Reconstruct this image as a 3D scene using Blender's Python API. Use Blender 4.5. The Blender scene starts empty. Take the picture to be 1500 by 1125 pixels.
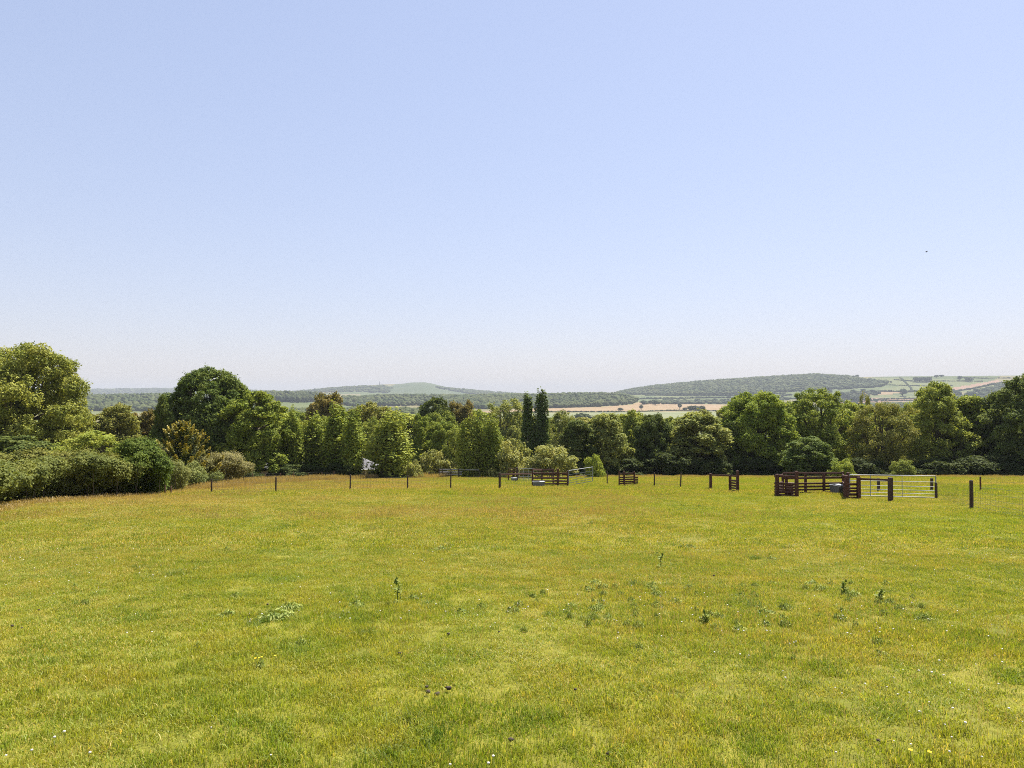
import bpy, bmesh, math
import numpy as np
from mathutils import Vector

S = bpy.context.scene
COL = S.collection
R = math.radians
CAM_Z = 1.93
HORIZON = 580.0          # where eye level falls in the photograph
PITCH = R(1.0)

# ------------------------------------------------------------------ camera
cam = bpy.data.cameras.new('camera')
cam.sensor_width = 36.0
cam.lens = 24.0
cam.clip_start = 0.05
cam.clip_end = 60000
cam_o = bpy.data.objects.new('camera', cam)
COL.objects.link(cam_o)
cam_o.location = (0, 0, CAM_Z)
cam_o.rotation_euler = (math.pi / 2 + PITCH, 0, 0)
S.camera = cam_o

# ------------------------------------------------------------------ sky, sun, exposure
SUN_EL, SUN_AZ = R(57), R(38)          # azimuth from +Y towards +X
W = bpy.data.worlds.new('World')
S.world = W
W.use_nodes = True
nt = W.node_tree
nt.nodes.clear()
sky = nt.nodes.new('ShaderNodeTexSky')
sky.sky_type = 'NISHITA'
sky.sun_disc = False
sky.sun_elevation = SUN_EL
sky.sun_rotation = SUN_AZ
sky.altitude = 50
sky.air_density = 1.5
sky.dust_density = 0.3
sky.ozone_density = 3.0
bgd = nt.nodes.new('ShaderNodeBackground')
bgd.inputs['Strength'].default_value = 0.149
wo = nt.nodes.new('ShaderNodeOutputWorld')
gam = nt.nodes.new('ShaderNodeGamma')           # a milky summer sky: flatter than the clear-air model, all round alike
gam.inputs[1].default_value = 0.45
mul = nt.nodes.new('ShaderNodeMix')
mul.data_type = 'RGBA'
mul.blend_type = 'MULTIPLY'
mul.inputs[0].default_value = 1.0
mul.inputs[7].default_value = (0.835, 0.83, 1.0, 1)
nt.links.new(sky.outputs[0], gam.inputs[0])
nt.links.new(gam.outputs[0], mul.inputs[6])
nt.links.new(mul.outputs[2], bgd.inputs[0])
nt.links.new(bgd.outputs[0], wo.inputs[0])
sun = bpy.data.lights.new('sun', 'SUN')
sun.energy = 5.0
sun.angle = R(0.53)
sun.color = (1.0, 0.94, 0.85)
sun_o = bpy.data.objects.new('sun', sun)
COL.objects.link(sun_o)
sd = Vector((math.sin(SUN_AZ) * math.cos(SUN_EL), math.cos(SUN_AZ) * math.cos(SUN_EL), math.sin(SUN_EL)))
sun_o.rotation_euler = sd.to_track_quat('Z', 'Y').to_euler()
sun_o.location = (20, 30, 60)
S.view_settings.view_transform = 'Standard'
S.view_settings.look = 'None'
S.view_settings.exposure = 1.45
S.view_settings.gamma = 1.0
S.view_settings.use_curve_mapping = False
S.render.engine = 'CYCLES'
cy = S.cycles
cy.max_bounces = 6
cy.diffuse_bounces = 3
cy.glossy_bounces = 2
cy.transmission_bounces = 4
cy.volume_bounces = 0
cy.transparent_max_bounces = 4
cy.use_denoising = False
cy.filter_width = 1.0
cy.caustics_reflective = cy.caustics_refractive = False


# ------------------------------------------------------------------ helpers
def tag(o, label=None, cat=None, group=None, kind=None):
    if label: o['label'] = label
    if cat: o['category'] = cat
    if group: o['group'] = group
    if kind: o['kind'] = kind
    return o


def empty(name, loc, rz=0.0):
    o = bpy.data.objects.new(name, None)
    COL.objects.link(o)
    o.location = loc
    o.rotation_euler = (0, 0, rz)
    o.empty_display_size = 0.2
    return o


def link(name, me, parent=None, loc=None):
    o = bpy.data.objects.new(name, me)
    COL.objects.link(o)
    if parent is not None: o.parent = parent
    if loc is not None: o.location = loc
    return o


def mesh_np(name, V, F, mat=None, face_attr=None, smooth=False):
    """V (n,3); F (m,k) all faces with k corners, or a list of such arrays."""
    me = bpy.data.meshes.new(name)
    Fs = F if isinstance(F, list) else [F]
    nl = sum(f.size for f in Fs)
    nf = sum(len(f) for f in Fs)
    me.vertices.add(len(V))
    me.vertices.foreach_set('co', np.ascontiguousarray(V, dtype=np.float32).ravel())
    me.loops.add(nl)
    me.loops.foreach_set('vertex_index', np.concatenate([f.ravel() for f in Fs]).astype(np.int32))
    me.polygons.add(nf)
    tot = np.concatenate([np.full(len(f), f.shape[1]) for f in Fs]).astype(np.int32)
    st = np.concatenate([[0], np.cumsum(tot)[:-1]]).astype(np.int32)
    me.polygons.foreach_set('loop_start', st)
    if smooth:
        me.polygons.foreach_set('use_smooth', np.ones(nf, dtype=bool))
    me.update(calc_edges=True)
    if face_attr:
        for k, a in face_attr.items():
            at = me.attributes.new(k, 'FLOAT', 'FACE')
            at.data.foreach_set('value', np.asarray(a, dtype=np.float32))
    if mat: me.materials.append(mat)
    return me


class Nodes:
    def __init__(self, name):
        self.m = bpy.data.materials.new(name)
        self.m.use_nodes = True
        self.t = self.m.node_tree
        self.t.nodes.clear()
        self.out = self.n('ShaderNodeOutputMaterial')

    def n(self, kind, **kw):
        x = self.t.nodes.new(kind)
        for k, v in kw.items(): setattr(x, k, v)
        return x

    def l(self, a, b): self.t.links.new(a, b)

    def noise(self, vec, scale, detail=3.0, rough=0.55):
        x = self.n('ShaderNodeTexNoise')
        x.inputs['Scale'].default_value = scale
        x.inputs['Detail'].default_value = detail
        x.inputs['Roughness'].default_value = rough
        if vec is not None: self.l(vec, x.inputs['Vector'])
        return x.outputs['Fac']

    def ramp(self, fac, stops):
        x = self.n('ShaderNodeValToRGB')
        e = x.color_ramp.elements
        while len(e) < len(stops): e.new(0.5)
        for el, (p, c) in zip(e, stops):
            el.position = p
            el.color = (c[0], c[1], c[2], 1) if not isinstance(c, (int, float)) else (c, c, c, 1)
        self.l(fac, x.inputs[0])
        return x.outputs[0]

    def mix(self, fac, a, b, mode='MIX'):
        x = self.n('ShaderNodeMix', data_type='RGBA', blend_type=mode)
        for s, v in ((x.inputs[0], fac), (x.inputs[6], a), (x.inputs[7], b)):
            if isinstance(v, bpy.types.NodeSocket): self.l(v, s)
            elif isinstance(v, (int, float)): s.default_value = v
            else: s.default_value = (v[0], v[1], v[2], 1)
        return x.outputs[2]

    def math(self, op, a, b=0.0, clamp=False):
        x = self.n('ShaderNodeMath', operation=op, use_clamp=clamp)
        for s, v in ((x.inputs[0], a), (x.inputs[1], b)):
            if isinstance(v, bpy.types.NodeSocket): self.l(v, s)
            else: s.default_value = v
        return x.outputs[0]

    def bsdf(self, color, rough=0.7, spec=0.3, metal=0.0, bump=None, bump_s=0.3, bump_d=0.02):
        p = self.n('ShaderNodeBsdfPrincipled')
        if isinstance(color, bpy.types.NodeSocket): self.l(color, p.inputs['Base Color'])
        else: p.inputs['Base Color'].default_value = (*color, 1)
        if isinstance(rough, bpy.types.NodeSocket): self.l(rough, p.inputs['Roughness'])
        else: p.inputs['Roughness'].default_value = rough
        p.inputs['Specular IOR Level'].default_value = spec
        p.inputs['Metallic'].default_value = metal
        if bump is not None:
            b = self.n('ShaderNodeBump')
            b.inputs['Strength'].default_value = bump_s
            b.inputs['Distance'].default_value = bump_d
            self.l(bump, b.inputs['Height'])
            self.l(b.outputs[0], p.inputs['Normal'])
        return p.outputs[0]

    def leafy(self, color, trans=0.35, rough=0.5, spec=0.3, tcol=(1.25, 1.2, 0.6)):
        p = self.bsdf(color, rough, spec)
        t = self.n('ShaderNodeBsdfTranslucent')
        self.l(self.mix(1.0, color, tcol, 'MULTIPLY'), t.inputs[0])
        m = self.n('ShaderNodeMixShader')
        m.inputs[0].default_value = trans
        self.l(p, m.inputs[1]); self.l(t.outputs[0], m.inputs[2])
        return m.outputs[0]

    def done(self, shader):
        self.l(shader, self.out.inputs['Surface'])
        return self.m


# ------------------------------------------------------------------ the land
FY = [-20000, -60, -15, 0, 98, 112, 135, 200, 400, 700, 1000, 20000]
FZ = [4, 4, 1.5, 0, -9.70, -11.6, -14.4, -21, -34, -38, -38.5, -38.5]
RIDGES = [  # start, crest, end distances and crest line (u, v of the photograph's sight lines at that distance)
    (2050, 2750, 3700, [(-900, 584), (120, 583), (250, 582), (390, 580), (460, 581.5), (520, 585), (600, 583), (700, 582.5), (770, 581), (850, 579.5),
                        (905, 580.5), (940, 588), (1000, 594), (2600, 596)]),
    (3000, 4800, 6500, [(-900, 590), (860, 590), (890, 583), (908, 576), (930, 571.5), (960, 567), (1010, 562), (1060, 558), (1150, 553.5), (1195, 551),
                        (1230, 553), (1300, 552), (1400, 551.5), (1500, 550), (1800, 548), (2600, 552)]),
    (4000, 6800, 8600, [(-900, 590), (380, 590), (420, 577), (440, 573), (470, 570), (500, 566.5), (550, 564), (590, 562.2), (600, 560.6), (622, 560.4), (632, 562),
                        (645, 565), (660, 568), (700, 572), (765, 577), (800, 590), (2600, 590)]),
    (7500, 10000, 13000, [(-900, 567), (120, 570), (180, 569), (240, 568.5), (350, 571), (440, 573), (600, 577), (800, 578.5), (2600, 579)]),
]


def smooth(t):
    t = np.clip(t, 0, 1)
    return t * t * (3 - 2 * t)


def ground(x, y):
    x = np.asarray(x, float); y = np.asarray(y, float)
    r = np.hypot(x, y) + 1e-6
    th = np.clip(np.arctan2(x, y), -1.05, 1.05)
    u = 750 + 1000 * np.tan(th)
    c = np.cos(th)
    fl = np.interp(y, FY, FZ)
    z = fl.copy()
    for a, b, e, tab in RIDGES:
        tu, tv = zip(*tab)
        zc = CAM_Z + (HORIZON - np.interp(u, tu, tv)) * b * c / 1000
        t = np.where(r < b, smooth((r - a) / (b - a)), 1 - smooth((r - b) / (e - b)))
        z = np.maximum(z, fl + (zc - fl) * t)
    near = np.exp(-np.maximum(r - 90, 0) / 30)
    z = z + near * (0.045 * np.sin(0.31 * x + 0.9) * np.sin(0.27 * y + 0.3) + 0.02 * np.sin(0.9 * x + 1.7 * np.sin(0.4 * y)) * np.sin(0.8 * y)) * np.clip(r / 6, 0, 1)
    far = smooth((r - 500) / 900)
    z = z + far * (2.2 * np.sin(x / 190 + 1) * np.sin(y / 260) + 1.0 * np.sin(x / 71 + y / 130))
    return z


def ray(u, v):
    f = np.array([0, math.cos(PITCH), math.sin(PITCH)])
    up = np.array([0, -math.sin(PITCH), math.cos(PITCH)])
    d = f + up * (562.5 - v) / 1000 + np.array([1.0, 0, 0]) * (u - 750) / 1000
    return d / np.linalg.norm(d)


_T = np.exp(np.linspace(math.log(2.5), math.log(13000), 6000))


def hit(u, v):
    """Where the sight line through (u, v) meets the ground."""
    d = ray(u, v)
    P = d[None, :] * _T[:, None]
    gz = ground(P[:, 0], P[:, 1])
    below = np.nonzero(P[:, 2] + CAM_Z <= gz)[0]
    i = below[0] if len(below) else len(_T) - 1
    if i == 0: return Vector((P[0, 0], P[0, 1], gz[0]))
    a0 = P[i - 1, 2] + CAM_Z - gz[i - 1]; a1 = P[i, 2] + CAM_Z - gz[i]
    t = _T[i - 1] + (_T[i] - _T[i - 1]) * a0 / (a0 - a1 + 1e-9)
    p = d * t
    return Vector((p[0], p[1], float(ground(p[0], p[1]))))


def at(u, y):
    """The ground point at depth y on the bearing u."""
    x = (u - 750) / 1000 * y
    return Vector((x, y, float(ground(x, y))))


def project(x, y, z):
    f = y * math.cos(PITCH) + (z - CAM_Z) * math.sin(PITCH)
    up = -y * math.sin(PITCH) + (z - CAM_Z) * math.cos(PITCH)
    f = np.where(f > 0.1, f, 0.1)
    return 750 + 1000 * x / f, 562.5 - 1000 * up / f


def inside(u, v, poly):
    res = np.zeros(np.shape(u), bool)
    n = len(poly)
    for i in range(n):
        (x1, y1), (x2, y2) = poly[i], poly[(i + 1) % n]
        if y1 == y2: continue
        c = ((y1 > v) != (y2 > v)) & (u < (x2 - x1) * (v - y1) / (y2 - y1) + x1)
        res ^= c
    return res


def mat_meadow():
    k = Nodes('meadow_turf')
    g = k.n('ShaderNodeNewGeometry').outputs['Position']
    big = k.noise(g, 0.07, 4)
    mid = k.noise(g, 0.55, 4)
    fine = k.noise(g, 9.0, 5, 0.7)
    c = k.ramp(big, [(0.36, (0.17, 0.165, 0.02)), (0.5, (0.20, 0.175, 0.025)), (0.62, (0.23, 0.175, 0.04))])
    c = k.mix(k.ramp(mid, [(0.4, 0.0), (0.65, 0.8)]), c, (0.10, 0.115, 0.014))
    c = k.mix(k.ramp(fine, [(0.3, 0.55), (0.6, 0.0)]), c, (0.05, 0.048, 0.012))
    return k.done(k.bsdf(c, 0.9, 0.1, bump=fine, bump_s=0.8, bump_d=0.05))


def mat_land(name, cols, wscale=1 / 260.0, rough=0.95):
    """a mosaic of fields: cells of a few hectares, each with its own crop colour"""
    k = Nodes(name)
    g = k.n('ShaderNodeNewGeometry').outputs['Position']
    fl = k.n('ShaderNodeVectorMath', operation='MULTIPLY')
    fl.inputs[1].default_value = (1, 0.7, 0)
    k.l(g, fl.inputs[0])
    vo = k.n('ShaderNodeTexVoronoi')
    vo.inputs['Scale'].default_value = wscale
    k.l(fl.outputs[0], vo.inputs['Vector'])
    sep = k.n('ShaderNodeSeparateColor')
    k.l(vo.outputs['Color'], sep.inputs[0])
    n = len(cols)
    cr = k.n('ShaderNodeValToRGB')
    cr.color_ramp.interpolation = 'CONSTANT'
    e = cr.color_ramp.elements
    while len(e) < n: e.new(0.5)
    for i in range(n):
        e[i].position = i / n
        e[i].color = (*cols[i], 1)
    k.l(sep.outputs[0], cr.inputs[0])
    no = k.noise(g, 0.02, 5)
    c = k.mix(k.ramp(no, [(0.3, 0.0), (0.7, 0.35)]), cr.outputs[0], (0.13, 0.15, 0.05))
    return k.done(k.bsdf(c, rough, 0.1))


def mat_crop(name, a, b, scale):
    k = Nodes(name)
    g = k.n('ShaderNodeNewGeometry').outputs['Position']
    c = k.ramp(k.noise(g, scale, 5), [(0.35, a), (0.65, b)])
    return k.done(k.bsdf(c, 0.95, 0.1))


M_MEADOW = mat_meadow()
M_LAND = mat_land('far_fields', [(0.066, 0.085, 0.034), (0.095, 0.105, 0.044), (0.055, 0.072, 0.03), (0.14, 0.118, 0.06), (0.075, 0.09, 0.036)])
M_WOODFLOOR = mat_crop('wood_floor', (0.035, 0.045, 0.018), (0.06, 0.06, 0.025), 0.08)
M_STUBBLE = mat_crop('stubble', (0.185, 0.128, 0.07), (0.22, 0.158, 0.09), 0.01)
M_PALE = mat_crop('pale_grass', (0.125, 0.14, 0.07), (0.16, 0.165, 0.09), 0.012)
M_DOWN = mat_crop('down_grass', (0.05, 0.07, 0.032), (0.07, 0.086, 0.04), 0.004)
M_PLOUGH = mat_crop('ploughed', (0.17, 0.105, 0.07), (0.22, 0.14, 0.095), 0.01)

FIELDS = {  # name: (material, polygon in sight-line coordinates, distance range)
    'stubble_field': (M_STUBBLE, [(690, 603.5), (760, 599.6), (880, 596), (925, 592.5), (935, 589), (968, 590.5), (1000, 592), (1080, 592.5), (1080, 601), (1000, 602.5), (900, 603.5), (760, 604.8), (690, 606)], (1300, 3300)),
    'pale_pasture': (M_PALE, [(640, 606.5), (760, 605.3), (900, 604), (1080, 602.5), (1080, 612), (950, 616), (800, 618), (640, 618)], (900, 2000)),
    'ploughed_field': (M_PLOUGH, [(1385, 569.5), (1420, 564), (1462, 556.5), (1468, 560), (1420, 569), (1390, 574)], (3000, 4900)),
    'fallow_field': (M_STUBBLE, [(1245, 578), (1275, 573.5), (1305, 573), (1322, 575), (1300, 578), (1252, 579)], (2600, 4800)),
    'harvested_field': (M_PLOUGH, [(1228, 589), (1260, 583.5), (1345, 582), (1350, 586), (1290, 590), (1235, 593)], (2200, 4800)),
    'down_pasture': (M_DOWN, [(565, 580), (572, 566), (590, 558), (625, 556), (645, 562), (668, 568), (705, 575), (705, 580)], (4000, 7200)),
}


def build_land():
    # bearings: dense ahead, coarse behind
    a = np.concatenate([np.linspace(-46, 46, 640), np.linspace(46, 314, 90)[1:-1]])
    a = np.radians(a)
    rr = np.concatenate([np.exp(np.linspace(math.log(0.6), math.log(1000), 130))[:-1],
                         np.linspace(1000, 3300, 110)[:-1], np.linspace(3300, 7200, 90)[:-1], np.exp(np.linspace(math.log(7200), math.log(14000), 24))])
    A, RR = np.meshgrid(a, rr, indexing='ij')
    X = RR * np.sin(A); Y = RR * np.cos(A)
    Z = ground(X, Y)
    n, m = X.shape
    V = np.stack([X, Y, Z], -1).reshape(-1, 3)
    idx = np.arange(n * m).reshape(n, m)
    nx = np.roll(idx, -1, axis=0)
    F = np.stack([idx[:, :-1], idx[:, 1:], nx[:, 1:], nx[:, :-1]], -1).reshape(-1, 4)
    C = V[F].mean(1)
    cu, cv = project(C[:, 0], C[:, 1], C[:, 2])
    cr = np.hypot(C[:, 0], C[:, 1])
    front = C[:, 1] > 0
    which = np.zeros(len(F), int)
    names = ['valley', 'meadow', 'woodland_floor'] + list(FIELDS)
    which[(C[:, 1] < 112) & (cr < 260)] = 1
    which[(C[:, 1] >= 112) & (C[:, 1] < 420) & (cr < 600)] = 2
    for i, (nm, (mt, poly, (r0, r1))) in enumerate(FIELDS.items()):
        which[inside(cu, cv, poly) & front & (cr > r0) & (cr < r1)] = 3 + i
    mats = [M_LAND, M_MEADOW, M_WOODFLOOR] + [f[0] for f in FIELDS.values()]
    for w, (nm, mt) in enumerate(zip(names, mats)):
        f = F[which == w]
        if not len(f): continue
        used, inv = np.unique(f, return_inverse=True)
        f2 = inv.reshape(f.shape)
        Vv = V[used]
        fl = [f2]
        if nm == 'meadow':
            k0 = len(Vv)
            Vv = np.vstack([Vv, [[0, 0, 0]]])
            ring = np.searchsorted(used, idx[:, 0])
            fl.append(np.stack([np.full(n, k0), ring, np.roll(ring, -1)], -1))
        o = link(nm, mesh_np(nm, Vv, fl, mt, smooth=True))
        tag(o, kind='structure')


build_land()


# ------------------------------------------------------------------ foliage
def mat_leaf():
    k = Nodes('leaf')
    oi = k.n('ShaderNodeObjectInfo')
    at_ = k.n('ShaderNodeAttribute', attribute_name='tint')
    hv = k.n('ShaderNodeHueSaturation')
    # each leaf a little lighter, darker, yellower or greener than the rest
    k.l(k.math('ADD', k.math('MULTIPLY', at_.outputs['Fac'], 0.045), 0.4775), hv.inputs['Hue'])
    k.l(k.math('ADD', k.math('MULTIPLY', at_.outputs['Fac'], -0.85), 1.6), hv.inputs['Value'])
    hv.inputs['Saturation'].default_value = 1.0
    k.l(oi.outputs['Color'], hv.inputs['Color'])
    return k.done(k.leafy(hv.outputs[0], 0.27, 0.7, 0.06))


def mat_bark():
    k = Nodes('bark')
    g = k.n('ShaderNodeNewGeometry').outputs['Position']
    no = k.noise(g, 6, 5)
    return k.done(k.bsdf(k.ramp(no, [(0.3, (0.045, 0.034, 0.022)), (0.7, (0.12, 0.1, 0.075))]), 0.9, 0.15, bump=no, bump_s=0.6, bump_d=0.04))


M_LEAF = mat_leaf()
M_BARK = mat_bark()


def unit(v): return v / (np.linalg.norm(v, axis=-1, keepdims=True) + 1e-9)


def leaf_quads(rng, P, Nrm, size, aspect=0.6, jitter=0.35):
    """kite-shaped leaves or leaf sprays at P facing Nrm"""
    n = len(P)
    s = size * (1 - jitter + 2 * jitter * rng.random(n))[:, None]
    t = unit(np.cross(Nrm, rng.normal(size=(n, 3))))
    b = np.cross(Nrm, t)
    fold = Nrm * s * 0.12
    a = P - t * s * 0.5
    c = P + t * s * 0.5
    l = P + b * s * aspect * 0.5 - fold + t * s * 0.08
    r = P - b * s * aspect * 0.5 - fold + t * s * 0.08
    V = np.stack([a, l, c, r], 1).reshape(-1, 3)
    F = np.arange(4 * n).reshape(n, 4)
    return V, F


def crown_mesh(name, seed, lobes, leaf, lai=1.1, up=0.38, rnd=0.8, thin=0.55, hollow_under=0.35):
    """lobes (n,6): centre and radii; leaves in the outer shell of each lobe, gaps between lobes stay open"""
    rng = np.random.default_rng(seed)
    L = np.asarray(lobes, float)
    Ps, Ns, Ts = [], [], []
    for i, (x, y, z, a, b, c) in enumerate(L):
        area = 4 * math.pi * ((a * b) ** 1.6 + (a * c) ** 1.6 + (b * c) ** 1.6) ** (1 / 1.6) / 3 ** (1 / 1.6)
        n = max(12, int(area * lai / (0.3 * leaf * leaf)))
        d = unit(rng.normal(size=(n, 3)))
        keep = rng.random(n) > hollow_under * np.clip(-d[:, 2], 0, 1)
        d = d[keep]; n = len(d)
        # a bumpy shell: clumps of leaves with dents between them
        ph = rng.random(6) * 6.3
        bump = 1 + 0.2 * np.sin(5 * d[:, 0] + ph[0]) * np.sin(5 * d[:, 1] + ph[1]) + 0.2 * np.sin(8 * d[:, 2] + ph[2] + 4 * d[:, 0])
        rad = (0.72 + 0.36 * rng.random(n) ** 0.8) * bump
        fly = rng.random(n) < 0.17
        rad[fly] *= 1.05 + 0.42 * rng.random(fly.sum())
        P = np.array([x, y, z]) + d * rad[:, None] * np.array([a, b, c])
        N = unit(d / np.array([a, b, c]) * min(a, b, c) * 0.75 + np.array([0, 0, up]) + rnd * rng.normal(size=(n, 3)) * 0.7)
        Ps.append(P); Ns.append(N)
        Ts.append(np.clip(rng.random() * 0.5 + rng.random(n) * 0.5, 0, 1))
    P = np.concatenate(Ps); N = np.concatenate(Ns); T = np.concatenate(Ts)
    # drop leaves buried deep inside other lobes
    ok = np.ones(len(P), bool)
    for (x, y, z, a, b, c) in L:
        q = ((P - np.array([x, y, z])) / np.array([a, b, c]))
        ok &= ~((q * q).sum(1) < thin ** 2)
    P, N, T = P[ok], N[ok], T[ok]
    V, F = leaf_quads(rng, P, N, leaf)
    return mesh_np(name, V, F, M_LEAF, {'tint': T})


def tube(pts, rad, sides=7):
    pts = np.asarray(pts, float); n = len(pts)
    tg = unit(np.gradient(pts, axis=0))
    ref = np.array([0.31, 0.95, 0.05])
    a = unit(np.cross(tg, ref)); b = np.cross(tg, a)
    ang = np.linspace(0, 2 * math.pi, sides, endpoint=False)
    V = pts[:, None, :] + np.asarray(rad)[:, None, None] * (np.cos(ang)[None, :, None] * a[:, None, :] + np.sin(ang)[None, :, None] * b[:, None, :])
    idx = np.arange(n * sides).reshape(n, sides)
    F = np.stack([idx[:-1], np.roll(idx[:-1], -1, 1), np.roll(idx[1:], -1, 1), idx[1:]], -1).reshape(-1, 4)
    return V.reshape(-1, 3), F


def merge(parts):
    Vs, Fs, k = [], [], 0
    for V, F in parts:
        Vs.append(V); Fs.append(F + k); k += len(V)
    return np.concatenate(Vs), np.concatenate(Fs)


def trunk_mesh(name, seed, H, lobes, r0, split=0.3, nl=16, stems=1):
    rng = np.random.default_rng(seed + 991)
    parts = []
    L = np.asarray(lobes)
    pick = rng.permutation(len(L))[:nl]
    for s in range(stems):
        off = rng.normal(size=2) * (0.0 if stems == 1 else r0 * 2.2)
        ax = [(off[0], off[1], -0.4)]
        for t in (0.12, 0.3, 0.5, 0.7, 0.9):
            ax.append((off[0] + rng.normal() * 0.018 * H, off[1] + rng.normal() * 0.018 * H, t * H))
        ax = np.array(ax)
        rs = r0 * np.array([1.25, 1.0, 0.8, 0.55, 0.3, 0.08]) / math.sqrt(stems)
        parts.append(tube(ax, rs, 8))
    for j in pick:
        e = L[j, :3]
        z0 = min(max(split * H * (0.6 + rng.random() * 1.4), 0.1 * H), e[2] * 0.85)
        p0 = np.array([np.interp(z0, ax[:, 2], ax[:, 0]), np.interp(z0, ax[:, 2], ax[:, 1]), z0])
        m = (p0 + e) / 2 + np.array([0, 0, -0.02 * H]) + rng.normal(size=3) * 0.025 * H
        ts = np.linspace(0, 1, 6)[:, None]
        q = (1 - ts) ** 2 * p0 + 2 * ts * (1 - ts) * m + ts ** 2 * e
        parts.append(tube(q, r0 * 0.42 * np.linspace(1, 0.12, 6), 5))
        for _ in range(3):
            a = q[3] + (q[4] - q[3]) * rng.random()
            b = e + rng.normal(size=3) * L[j, 3:] * 0.6
            parts.append(tube(np.array([a, (a + b) / 2 + rng.normal(size=3) * 0.1, b]), r0 * np.array([0.13, 0.08, 0.02]), 4))
    V, F = merge(parts)
    return mesh_np(name, V, F, M_BARK, smooth=True)


def sublobes(rng, mains, k=9, f=0.37):
    """break each bough into smaller leaf clumps on its upper and outer side"""
    out = []
    for (x, y, z, a, b, c) in mains:
        o = np.array([x, y, 0.0]); o = o / (np.linalg.norm(o) + 1e-6)
        for _ in range(k):
            d = unit(rng.normal(size=3) + np.array([0, 0, 0.3]) + 0.55 * o)
            g = f * (0.55 + 0.85 * rng.random())
            out.append((x + d[0] * a * 0.82, y + d[1] * b * 0.82, z + d[2] * c * 0.85, a * g, b * g, c * g * 0.95))
    return np.array(out)


def lobes_round(seed, H, Rr, zb=0.1, n=26, lr=0.3, prof=0.5, flat=0.85):
    """prof: height of the widest part, as a share of the crown"""
    rng = np.random.default_rng(seed)
    out = []
    for i in range(n):
        t = (i + rng.random()) / n
        e = (t - prof) / (0.62 if t > prof else 0.9)
        env = Rr * math.sqrt(max(0.05, 1 - e * e))
        an = i * 2.399 + rng.normal() * 0.5
        s = Rr * lr * (0.7 + 0.65 * rng.random()) * (1.1 - 0.3 * t)
        rad = max(env - s * 0.8, 0) * (0.45 + 0.55 * rng.random() ** 0.6) * (0.82 + 0.36 * rng.random())
        z = H * (zb + (1 - zb) * t) - s * 0.55 * t
        out.append((rad * math.cos(an), rad * math.sin(an), z, s * (0.9 + 0.3 * rng.random()), s * (0.9 + 0.3 * rng.random()), s * flat))
    out.append((Rr * 0.1, 0, H - Rr * lr * 0.8, Rr * lr, Rr * lr, Rr * lr * 0.8))
    return sublobes(rng, out)


def lobes_column(seed, H, Rr, stems=7, n=9, tight=0.62, top=0.78):
    """upswept plumes of differing height, ragged at the top"""
    rng = np.random.default_rng(seed)
    out = []
    for q in range(stems):
        an = q * 2.399 + rng.normal() * 0.4
        rd = Rr * tight * math.sqrt((q + 0.05) / stems)
        hs = H * (0.97 if q == 0 else top + (1 - top) * rng.random())
        for i in range(n):
            t = (i + 0.5 * rng.random() + 0.25) / n
            flare = 0.72 + 0.28 * math.sin(math.pi * (t * 0.8 + 0.1))
            a = max(Rr * 0.42 * (1 - t ** 5) * (0.8 + 0.4 * rng.random()) * min(1.0, 0.62 + 1.2 * t), 0.2 * Rr)
            out.append((rd * flare * math.cos(an) + rng.normal() * Rr * 0.07, rd * flare * math.sin(an) + rng.normal() * Rr * 0.07, hs * (0.04 + 0.93 * t), a, a, hs / n * (0.75 + 0.4 * rng.random())))
    return np.array(out)


def lobes_shrub(seed, H, Rr, n=22):
    rng = np.random.default_rng(seed)
    out = []
    for i in range(n):
        t = rng.random() ** 0.8
        an = i * 2.399
        rad = Rr * 0.78 * math.sqrt(rng.random()) * math.sqrt(max(0.1, 1 - (0.9 * t) ** 2))
        s = Rr * (0.26 + 0.14 * rng.random())
        out.append((rad * math.cos(an), rad * math.sin(an), max(H * 0.82 * t, s * 0.45), s, s, min(s * 0.9, H * 0.4)))
    return np.array(out)


ARCH = {}


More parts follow.
